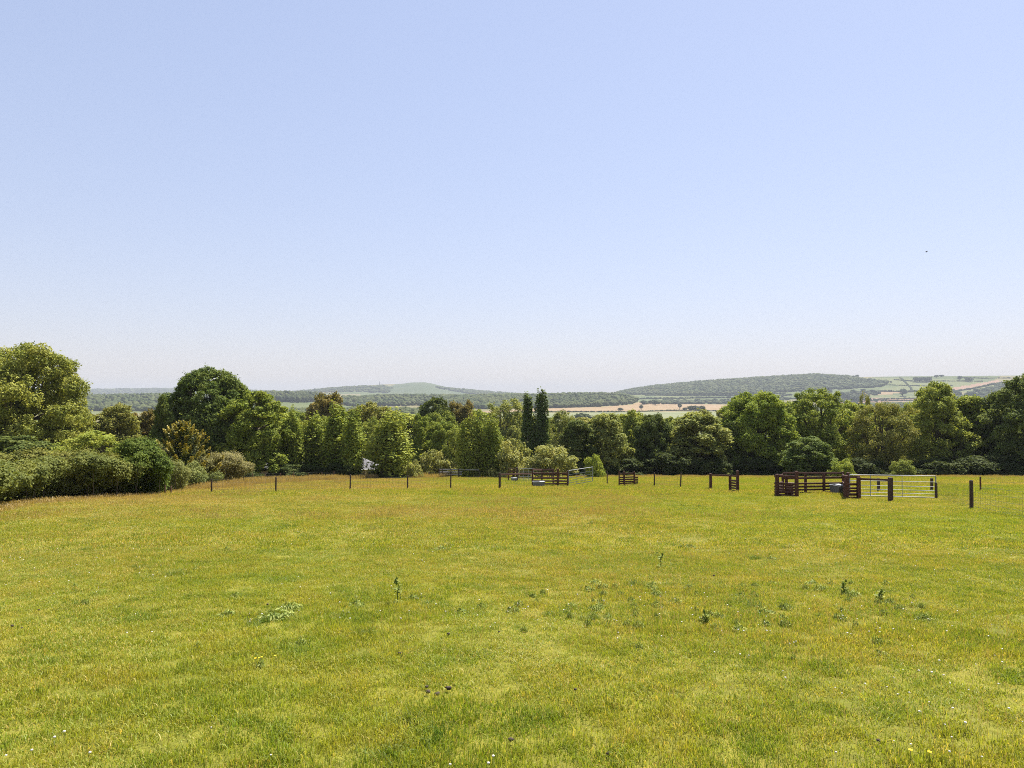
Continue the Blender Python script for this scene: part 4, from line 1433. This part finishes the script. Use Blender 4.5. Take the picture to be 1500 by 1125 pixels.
def blades(rng, n, half, h0, h1, w, lean, dry_frac=0.15, tuft=0):
    """bent blades (quad + tip triangle) spread over a square patch"""
    if tuft:
        cen = (rng.random((tuft, 2)) - 0.5) * 2 * half
        xy = cen[(rng.random(n) * tuft).astype(int)] + rng.normal(size=(n, 2)) * half * 0.16
        m = rng.random(n) < 0.45
        xy[m] = (rng.random((m.sum(), 2)) - 0.5) * 2 * half
    else:
        xy = (rng.random((n, 2)) - 0.5) * 2 * half
    h = h0 + (h1 - h0) * rng.random(n) ** 1.6
    an = rng.random(n) * 6.283
    ln = lean * rng.random(n) * h * 1.3
    dx, dy = np.cos(an), np.sin(an)
    fa = rng.random(n) * 6.283
    sx, sy = np.cos(fa) * w / 2, np.sin(fa) * w / 2
    ww = (0.6 + 0.8 * rng.random(n))
    sx *= ww; sy *= ww
    z0 = np.full(n, -0.01)
    b0 = np.stack([xy[:, 0] - sx, xy[:, 1] - sy, z0], 1)
    b1 = np.stack([xy[:, 0] + sx, xy[:, 1] + sy, z0], 1)
    mx, my = xy[:, 0] + dx * ln * 0.35, xy[:, 1] + dy * ln * 0.35
    m0 = np.stack([mx - sx * .8, my - sy * .8, h * 0.6], 1)
    m1 = np.stack([mx + sx * .8, my + sy * .8, h * 0.6], 1)
    tp = np.stack([xy[:, 0] + dx * ln, xy[:, 1] + dy * ln, h * (1 - 0.25 * lean * rng.random(n))], 1)
    V = np.stack([b0, b1, m1, m0, tp], 1).reshape(-1, 3)
    i = np.arange(n) * 5
    Q = np.stack([i, i + 1, i + 2, i + 3], 1)
    Tt = np.stack([i + 3, i + 2, i + 4], 1)
    t = np.where(rng.random(n) < dry_frac, 0.75 + 0.25 * rng.random(n), 0.65 * rng.random(n))
    return V, [Q, Tt], np.concatenate([t, t])


def stems(rng, n, half, h0, h1, w):
    """upright seed-head stems"""
    xy = (rng.random((n, 2)) - 0.5) * 2 * half
    h = h0 + (h1 - h0) * rng.random(n)
    an = rng.random(n) * 6.283
    l = rng.random(n) * 0.3 * h
    dx, dy = np.cos(an) * l, np.sin(an) * l
    fa = rng.random(n) * 6.283
    sx, sy = np.cos(fa) * w / 2, np.sin(fa) * w / 2
    z = np.zeros(n)
    P = [np.stack([xy[:, 0] - sx * .5, xy[:, 1] - sy * .5, z], 1), np.stack([xy[:, 0] + sx * .5, xy[:, 1] + sy * .5, z], 1),
         np.stack([xy[:, 0] + dx * .6 + sx * .5, xy[:, 1] + dy * .6 + sy * .5, h * .72], 1), np.stack([xy[:, 0] + dx * .6 - sx * .5, xy[:, 1] + dy * .6 - sy * .5, h * .72], 1),
         np.stack([xy[:, 0] + dx * .8 + sx * 1.6, xy[:, 1] + dy * .8 + sy * 1.6, h * .86], 1), np.stack([xy[:, 0] + dx * .8 - sx * 1.6, xy[:, 1] + dy * .8 - sy * 1.6, h * .86], 1),
         np.stack([xy[:, 0] + dx, xy[:, 1] + dy, h], 1)]
    V = np.stack(P, 1).reshape(-1, 3)
    i = np.arange(n) * 7
    Q = np.concatenate([np.stack([i, i + 1, i + 2, i + 3], 1), np.stack([i + 3, i + 2, i + 4, i + 5], 1)])
    Tt = np.stack([i + 5, i + 4, i + 6], 1)
    t = rng.random(n)
    return V, [Q, Tt], np.concatenate([t, t, t])


def patch_object(name, data, mat, loc, label):
    V, F, t = data
    o = link(name, mesh_np(name, V, F, mat, {'tint': t}), None, loc)
    tag(o, label, 'grass', kind='stuff')
    return o


def scatter_object(name, label, pts, rot, scl, idx, sources):
    me = bpy.data.meshes.new(name)
    me.vertices.add(len(pts))
    me.vertices.foreach_set('co', np.asarray(pts, np.float32).ravel())
    for nm, ty, dat in (('turn', 'FLOAT_VECTOR', rot), ('size', 'FLOAT_VECTOR', scl)):
        at_ = me.attributes.new(nm, ty, 'POINT')
        at_.data.foreach_set('vector', np.asarray(dat, np.float32).ravel())
    ai = me.attributes.new('pick', 'INT', 'POINT')
    ai.data.foreach_set('value', np.asarray(idx, np.int32))
    o = link(name, me)
    ng = bpy.data.node_groups.new(name + '_scatter', 'GeometryNodeTree')
    ng.interface.new_socket(name='Geometry', in_out='INPUT', socket_type='NodeSocketGeometry')
    ng.interface.new_socket(name='Geometry', in_out='OUTPUT', socket_type='NodeSocketGeometry')
    N = ng.nodes
    gi, go = N.new('NodeGroupInput'), N.new('NodeGroupOutput')
    ip = N.new('GeometryNodeInstanceOnPoints')
    jn = N.new('GeometryNodeJoinGeometry')
    for s in sources:
        oi = N.new('GeometryNodeObjectInfo')
        oi.inputs['Object'].default_value = s
        oi.inputs['As Instance'].default_value = True
        ng.links.new(oi.outputs['Geometry'], jn.inputs[0])
    def attr(nm, ty):
        a = N.new('GeometryNodeInputNamedAttribute')
        a.data_type = ty
        a.inputs['Name'].default_value = nm
        return [s for s in a.outputs if s.enabled and s.name == 'Attribute'][0]
    ng.links.new(gi.outputs[0], ip.inputs['Points'])
    ng.links.new(jn.outputs[0], ip.inputs['Instance'])
    ip.inputs['Pick Instance'].default_value = True
    ng.links.new(attr('pick', 'INT'), ip.inputs['Instance Index'])
    e2r = N.new('FunctionNodeEulerToRotation')
    ng.links.new(attr('turn', 'FLOAT_VECTOR'), e2r.inputs[0])
    ng.links.new(e2r.outputs[0], ip.inputs['Rotation'])
    ng.links.new(attr('size', 'FLOAT_VECTOR'), ip.inputs['Scale'])
    ng.links.new(ip.outputs[0], go.inputs[0])
    md = o.modifiers.new('scatter', 'NODES')
    md.node_group = ng
    tag(o, label, 'grass', kind='stuff')
    return o


def hedge_side(x, y):
    """True on the meadow side of the left hedge and tawny strip"""
    u = 750 + 1000 * x / np.maximum(y, 0.5)
    v, = (project(x, y, ground(x, y))[1],)
    lim = np.interp(u, [-600, -190, 20, 190, 250, 345, 640, 700, 2500], [905, 792, 735, 722.5, 721, 708, 697.5, 697, 697])
    return v > lim


def noise2(x, y, s, seed):
    r = np.random.default_rng(seed)
    z = np.zeros_like(x)
    for _ in range(5):
        a = r.random() * 6.28; f = s * (0.6 + r.random() * 1.4)
        z += np.sin((x * math.cos(a) + y * math.sin(a)) * f + r.random() * 6.28 + 1.3 * np.sin((x * math.sin(a) - y * math.cos(a)) * f * .7))
    return z / 5


def ring_points(y0, y1, step, seed):
    rng = np.random.default_rng(seed)
    ys = np.arange(y0, y1, step)
    out = []
    for y in ys:
        w = 0.80 * y + 3.0
        xs = np.arange(-w, w, step)
        out.append(np.stack([xs + (rng.random(len(xs)) - .5) * step * .8, y + (rng.random(len(xs)) - .5) * step * .8], 1))
    P = np.concatenate(out)
    P = P[hedge_side(P[:, 0], P[:, 1])]
    return P, rng


def lay(P, rng, nsrc, zs=(0.75, 1.3), tilt=0.0):
    z = ground(P[:, 0], P[:, 1])
    n = len(P)
    h = 1 + 0.45 * noise2(P[:, 0], P[:, 1], 1.3, 3) + 0.25 * noise2(P[:, 0], P[:, 1], 4.0, 4)
    sc = np.stack([0.9 + 0.25 * rng.random(n)] * 2 + [np.clip(h * (0.8 + 0.4 * rng.random(n)), 0.45, 1.8)], 1)
    rt = np.stack([np.full(n, -0.099), np.zeros(n), np.zeros(n)], 1) * 0
    rt[:, 2] = rng.random(n) * 6.283
    return np.column_stack([P, z]), rt, sc, (rng.random(n) * nsrc).astype(int)


g = np.random.default_rng(100)
near_src = []
for i in range(6):
    x = -2.2 + i * 0.85; y = 6.2 + 0.3 * (i % 3)
    near_src.append(patch_object('grass_patch', blades(g, 2200, 0.34, 0.014, 0.044, 0.0045, 1.25, 0.2, 9), M_GRASS, (x, y, float(ground(x, y))), 'short meadow grass close to the camera'))
mid_src = []
for i in range(5):
    x = -8 + i * 4.1; y = 21 + 0.7 * (i % 3)
    mid_src.append(patch_object('grass_patch', blades(g, 2100, 0.65, 0.02, 0.055, 0.0085, 1.1, 0.2, 12), M_GRASS, (x, y, float(ground(x, y))), 'short meadow grass in the middle of the field'))
far_src = []
for i in range(4):
    x = -12 + i * 9.1; y = 48 + 0.7 * (i % 3)
    far_src.append(patch_object('grass_patch', blades(g, 2600, 1.35, 0.03, 0.08, 0.016, 0.7, 0.22, 16), M_GRASS, (x, y, float(ground(x, y))), 'short meadow grass in the far half of the field'))
P, r_ = ring_points(2.4, 15, 0.42, 21)
scatter_object('grass', 'short green and straw-coloured grass of the near meadow', *lay(P, r_, 6), near_src)
P, r_ = ring_points(15, 40, 0.85, 22)
scatter_object('grass', 'short grass of the middle meadow', *lay(P, r_, 5), mid_src)
P, r_ = ring_points(40, 112, 1.7, 23)
scatter_object('grass', 'short grass of the far meadow', *lay(P, r_, 4), far_src)

# reddish seed heads, thicker in drifts
st_src = []
for i in range(4):
    x = -1.3 + i * 1.1; y = 7.4
    st_src.append(patch_object('seed_grass', stems(g, 46, 0.4, 0.07, 0.17, 0.0035), M_DRY, (x, y, float(ground(x, y))), 'thin straw-coloured seed stems'))
P, r_ = ring_points(3.0, 26, 0.8, 24)
kp = noise2(P[:, 0], P[:, 1], 0.35, 8) + 0.5 * (r_.random(len(P)) - .5) > 0.12
scatter_object('seed_grass', 'straw-coloured seed stems scattered through the near meadow', *lay(P[kp], r_, 4), st_src)
st2 = []
for i in range(3):
    x = -20 + i * 5.0; y = 36
    st2.append(patch_object('seed_grass', stems(g, 330, 0.9, 0.08, 0.17, 0.010), M_DRY, (x, y, float(ground(x, y))), 'tan seed heads in the far meadow'))
P, r_ = ring_points(24, 100, 1.7, 25)
bias = np.clip((-P[:, 0] + 4) / 32, -0.25, 0.55) + np.clip((P[:, 1] - 62) / 60, 0, .5)
kp = noise2(P[:, 0], P[:, 1], 0.12, 9) + 0.7 * (r_.random(len(P)) - .5) + bias > 0.24
scatter_object('seed_grass', 'tan seed heads browning the left and far parts of the meadow', *lay(P[kp], r_, 3), st2)

# darker, longer tussocks where the stock have not grazed
M_TUSS = mat_grass('tussock_blades', [(0.07, 0.13, 0.014), (0.13, 0.19, 0.02), (0.19, 0.22, 0.03)], (0.40, 0.30, 0.12), 0.68)
tus = []
for i in range(4):
    x = -3.1 + i * 2.05; y = 8.3 + 0.9 * (i % 2)
    tus.append(patch_object('grass_tussock', blades(g, 420, 0.2, 0.03, 0.085, 0.0055, 1.4, 0.16, 4), M_TUSS, (x, y, float(ground(x, y))), 'rank tussock of darker grass'))
P, r_ = ring_points(3.2, 34, 0.62, 27)
kp = noise2(P[:, 0], P[:, 1], 1.7, 15) + 0.8 * (r_.random(len(P)) - .5) > 0.66
scatter_object('grass_tussock', 'darker rank tussocks scattered through the meadow', *lay(P[kp], r_, 4), tus)

# tall tawny strips by the fences
tall_src = []
for i in range(3):
    p = at(380 + i * 60, 66)
    tall_src.append(patch_object('tall_grass', stems(g, 240, 0.6, 0.3, 0.75, 0.012), M_DRY, p, 'tall tawny grass by the thin stakes'))


def strip(name, label, line, width, step, seed, zs=1.0):
    rng = np.random.default_rng(seed)
    pts = []
    for a, b in zip(line[:-1], line[1:]):
        n = max(1, int((b - a).length / step))
        for i in range(n):
            q = a.lerp(b, (i + rng.random()) / n)
            d = (b - a).normalized()
            for o in np.arange(-width / 2, width / 2, step):
                w = o + (rng.random() - .5) * step
                pts.append((q.x - d.y * w, q.y + d.x * w))
    P = np.array(pts)
    z = ground(P[:, 0], P[:, 1])
    n = len(P)
    sc = np.ones((n, 3)) * (0.8 + 0.4 * rng.random((n, 1)))
    sc[:, 2] *= zs * (0.7 + 0.6 * rng.random(n))
    rt = np.zeros((n, 3)); rt[:, 2] = rng.random(n) * 6.28
    scatter_object(name, label, np.column_stack([P, z]), rt, sc, (rng.random(n) * 3).astype(int), tall_src)


strip('tall_grass', 'tall tawny grass strip below the columnar trees', [at(255, 48), at(300, 53), at(345, 62), at(420, 72), at(520, 84), at(640, 92)], 4.5, 0.8, 41, 0.75)
strip('tall_grass', 'rank tawny grass along the foot of the left hedge', [hit(-190, 797), hit(-60, 759), hit(20, 741), hit(95, 733), hit(150, 729), hit(188, 727)], 0.5, 0.5, 42, 0.28)
strip('tall_grass', 'dry grass along the far fence behind the pens', [at(840, 99), at(1000, 98), at(1200, 97), at(1400, 96), at(1560, 95)], 7.0, 1.3, 43, 0.4)


# ------------------------------------------------------------------ clover, thistles, weeds, clods
def clover():
    rng = np.random.default_rng(300)
    iv, iff = ico()
    bm = bmesh.new(); bmesh.ops.create_icosphere(bm, subdivisions=1, radius=1)
    iv = np.array([v.co[:] for v in bm.verts]); iff = np.array([[v.index for v in f.verts] for f in bm.faces]); bm.free()
    n0 = 2000
    y = 3.6 + 21 * rng.random(n0) ** 1.3
    x = (rng.random(n0) * 2 - 1) * (0.78 * y + 1)
    k = noise2(x, y, 0.8, 12) + 0.8 * (rng.random(n0) - .5) > 0.24
    x, y = x[k], y[k]
    z = ground(x, y)
    Vs, Fs, kk = [], [], 0
    for a, b, c in zip(x, y, z):
        r = 0.0055 + 0.0055 * rng.random(); h = 0.055 + 0.05 * rng.random()
        Vs.append(iv * np.array([r, r, r * .75]) + np.array([a, b, c + h])); Fs.append(iff + kk); kk += len(iv)
        Vs.append(np.array([[a - .0012, b, c], [a + .0012, b, c], [a, b + .001, c + h]])); Fs.append(np.array([[kk, kk + 1, kk + 2]])); kk += 3
    k = Nodes('clover_white')
    g_ = k.n('ShaderNodeNewGeometry').outputs['Position']
    m = k.done(k.bsdf(k.ramp(k.noise(g_, 60, 3), [(0.35, (0.5, 0.44, 0.36)), (0.6, (0.74, 0.72, 0.66))]), 0.8, 0.2))
    o = link('clover_flowers', mesh_np('clover_flowers', np.concatenate(Vs), np.concatenate(Fs), m))
    tag(o, 'small white clover heads dotted through the near grass', 'flowers', kind='stuff')


clover()


def mat_weed(name, c0, c1):
    k = Nodes(name)
    a = k.n('ShaderNodeAttribute', attribute_name='tint').outputs['Fac']
    return k.done(k.leafy(k.ramp(a, [(0.2, c0), (1.0, c1)]), 0.25, 0.6, 0.1))


M_WEED = mat_weed('weed_leaf', (0.12, 0.17, 0.03), (0.34, 0.37, 0.11))
M_YFLOW = mat_plain('yellow_petals', (0.75, 0.5, 0.03))


def weed_mesh(seed, rad, h, n, leaf):
    rng = np.random.default_rng(seed)
    an = rng.random(n) * 6.28
    rr = rad * np.sqrt(rng.random(n))
    P = np.stack([rr * np.cos(an), rr * np.sin(an), h * (0.15 + 0.85 * rng.random(n)) * (1 - (rr / rad) ** 2 * .6)], 1)
    N = unit(np.stack([np.cos(an) * .5, np.sin(an) * .5, np.ones(n)], 1) + 0.6 * rng.normal(size=(n, 3)))
    V, F = leaf_quads(rng, P, N, leaf, 0.38, 0.4)
    return mesh_np('leaves', V, F, M_WEED, {'tint': rng.random(n)})


def thistle(label, u, v, hpx, seed, group=None):
    rng = np.random.default_rng(seed)
    p = hit(u, v)
    h = hpx / 1000 * p.y
    root = empty('thistle', p)
    st = np.array([(0, 0, -0.02), (rng.normal() * .01, 0, h * .4), (rng.normal() * .02, rng.normal() * .02, h * .75), (rng.normal() * .03, rng.normal() * .03, h)])
    V, F = tube(st, [0.008, 0.007, 0.005, 0.004], 5)
    link('stem', mesh_np('stem', V, F, M_WEED), root)
    n = 48
    t = rng.random(n) ** 1.2
    an = rng.random(n) * 6.28
    ln = 0.11 * (1 - 0.6 * t) * (0.6 + .6 * rng.random(n))
    c = np.stack([np.interp(t, [0, .4, .75, 1], st[:, i]) for i in range(3)], 1)
    d = np.stack([np.cos(an), np.sin(an), 0.45 + 0.3 * rng.random(n)], 1)
    P = c + d * ln[:, None] * 0.5
    N = unit(np.cross(d, np.stack([-np.sin(an), np.cos(an), np.zeros(n)], 1)) + 0.35 * rng.normal(size=(n, 3)))
    V, F = leaf_quads(rng, P, N, 0.07, 0.3)
    link('leaves', mesh_np('leaves', V, F, M_WEED, {'tint': rng.random(n)}), root)
    for k_ in range(3):
        e = st[-1] + np.array([rng.normal() * .02, rng.normal() * .02, -0.03 * k_])
        V, F = tube(np.array([e, e + [0, 0, .012], e + [0, 0, .03], e + [0, 0, .045]]), [0.006, 0.014, 0.012, 0.004], 6)
        link('flower_head', mesh_np('flower_head', V, F, M_WEED, {'tint': np.full(len(F), 0.2)}), root)
    tag(root, label, 'thistle', group)


thistle('tallest thistle in the meadow, standing alone left of centre', 583, 886, 37, 401)
thistle('dark leaning thistle out in the meadow below the two slim posts', 968, 834, 22, 402)
thistle('stubby thistle amid the weed patches right of centre', 1033, 918, 18, 403)
thistle('thin leafless-looking stalk right of the weed patches', 1236, 872, 18, 404)
thistle('thin stalk with a dark weed beside it, furthest right of the weeds', 1287, 880, 14, 405)
for i, (u, v, h) in enumerate([(853, 714, 9), (860, 714.5, 9), (756, 713, 8)]):
    thistle('dark dock stalk standing in the grass near the left wooden pen', u, v, h, 410 + i, 'dock stalks near the left pen')

WM = [weed_mesh(500 + i, r, h, n, l) for i, (r, h, n, l) in enumerate([(0.22, 0.12, 120, 0.085), (0.34, 0.13, 220, 0.085), (0.16, 0.13, 80, 0.08)])]


def weed(label, u, v, wpx, i, group=None, rz=0.0):
    p = hit(u, v)
    w = wpx / 1000 * p.y / 2
    root = empty('weed', p, rz)
    o = link('leaves', WM[i], root)
    s = w / (0.22, 0.34, 0.16)[i]
    root.scale = (s, s, max(0.85, s) * 0.82)
    tag(root, label, 'weed', group)


weed('broad pale weed patch, largest in the left half of the meadow', 405, 905, 58, 1)
weed('pale weed clump just behind the broad patch on the left', 425, 893, 40, 1)
weed('dark green weed tuft below the tall thistle to its left', 522, 888, 24, 0)
weed('dark green weed tuft, right of the tall thistle', 677, 899, 20, 2)
weed('dark rosette, solitary near the middle of the meadow', 705, 891, 14, 0)
weed('weed with dark centre at the foot of the tall thistle', 606, 878, 16, 2)
weed('dark weed tuft nearest the pens in the right half of the meadow', 1012, 803, 17, 0)
weed('dark weed tuft out beyond the weed patches on the right', 1130, 820, 14, 2)
weed('dark weed tuft at the head of the right weed patches', 1104, 875, 16, 0)
weed('darkest low weed in the right weed patches', 1122, 900, 24, 2)
wr = np.random.default_rng(600)
for i in range(96):
    if i < 74: u, v = 740 + 620 * wr.random(), 856 + 70 * wr.random() ** 1.2
    else: u, v = 80 + 1340 * wr.random(), 800 + 190 * wr.random()
    weed('low leafy weed scattered in the meadow grass', u, v, 8 + 15 * wr.random() ** 2 + (v - 800) * .02, int(wr.random() * 3), 'low weeds scattered in the meadow', wr.random() * 6)

# clods and droppings
M_CLOD = mat_plain('dark_earth', (0.055, 0.042, 0.03), 0.9)
CM = []
for i in range(3):
    r = np.random.default_rng(700 + i)
    iv, iff = ico()
    s = 1 + 0.25 * r.normal(size=len(iv))[:, None] * 0.8
    CM.append(mesh_np('clod', iv * s * np.array([1, .8, .6]), iff, M_CLOD))
cr_ = np.random.default_rng(710)
CL = [(625, 1012), (627, 1019), (657, 1014), (640, 1023), (57, 897), (32, 924), (18, 921), (748, 1091), (892, 1112), (843, 1016), (1287, 1092), (586, 962), (657, 933), (731, 930), (175, 892), (392, 889), (1046, 846), (1118, 848), (452, 837), (1180, 806)]
for i, (u, v) in enumerate(CL):
    p = hit(u, v)
    o = link('earth_clod', CM[i % 3], None, p + Vector((0, 0, 0.035)))
    s = 0.013 + 0.013 * cr_.random()
    o.scale = (s, s, s)
    o.rotation_euler = (0, 0, cr_.random() * 6)
    tag(o, 'small dark earthy dropping lying in the grass', 'dropping', 'dark droppings in the grass')

# buttercups: a handful of yellow dots
vs = [(374, 978), (383, 976), (403, 974), (1334, 1119), (1362, 1122), (380, 977.5)]
for i, (u, v) in enumerate(vs):
    p = hit(u, v)
    root = empty('yellow_flower', p)
    n = 6
    V = [(0, 0, .085)] + [(0.013 * math.cos(k_ * 1.047 + a), 0.013 * math.sin(k_ * 1.047 + a), .09) for k_ in range(6) for a in (0,)]
    F = [(0, 1 + k_, 1 + (k_ + 1) % 6) for k_ in range(6)]
    pydata('petals', V, F, M_YFLOW, root)
    V, F = tube(np.array([(0, 0, 0), (0, 0, .04), (0, 0, .085)]), [.0015] * 3, 3)
    link('stem', mesh_np('stem', V, F, M_WEED), root)
    tag(root, 'tiny yellow flower in the near grass', 'flower', 'yellow flowers in the near grass')

# a bird high over the right side
d = ray(1357, 369)
bp = d * 70
bm = bmesh.new()
bmesh.ops.create_icosphere(bm, subdivisions=2, radius=1)
for v in bm.verts:
    x_, y_, z_ = v.co
    v.co = (x_ * 0.10, y_ * 0.03 * (1 - 0.5 * max(0, -x_)), z_ * 0.03)
    if abs(y_) > 0.75 and abs(x_) < 0.5: v.co.y += math.copysign(0.12, y_); v.co.z += 0.05; v.co.x *= 0.7
me = bpy.data.meshes.new('bird'); bm.to_mesh(me); bm.free()
me.materials.append(M_CLOD)
o = link('bird', me, None, (bp[0], bp[1], bp[2] + CAM_Z))
tag(o, 'tiny dark bird in flight high in the right of the sky', 'bird')

# ------------------------------------------------------------------ haze
k = Nodes('haze_air')
pv = k.n('ShaderNodeVolumePrincipled')
pv.inputs['Color'].default_value = (0.525, 0.572, 0.638, 1)
pv.inputs['Density'].default_value = 0.000095
pv.inputs['Anisotropy'].default_value = 0.0
k.l(pv.outputs[0], k.out.inputs['Volume'])
x, y0, y1, z0, z1 = 15000, -15000, 15000, -44, 230
V = [(a, b, c) for c in (z0, z1) for a, b in ((-x, y0), (x, y0), (x, y1), (-x, y1))]
o = pydata('haze', V, [(3, 2, 1, 0), (4, 5, 6, 7), (0, 1, 5, 4), (1, 2, 6, 5), (2, 3, 7, 6), (3, 0, 4, 7)], k.m, None)
tag(o, 'pale summer haze over the valley', 'haze', kind='stuff')
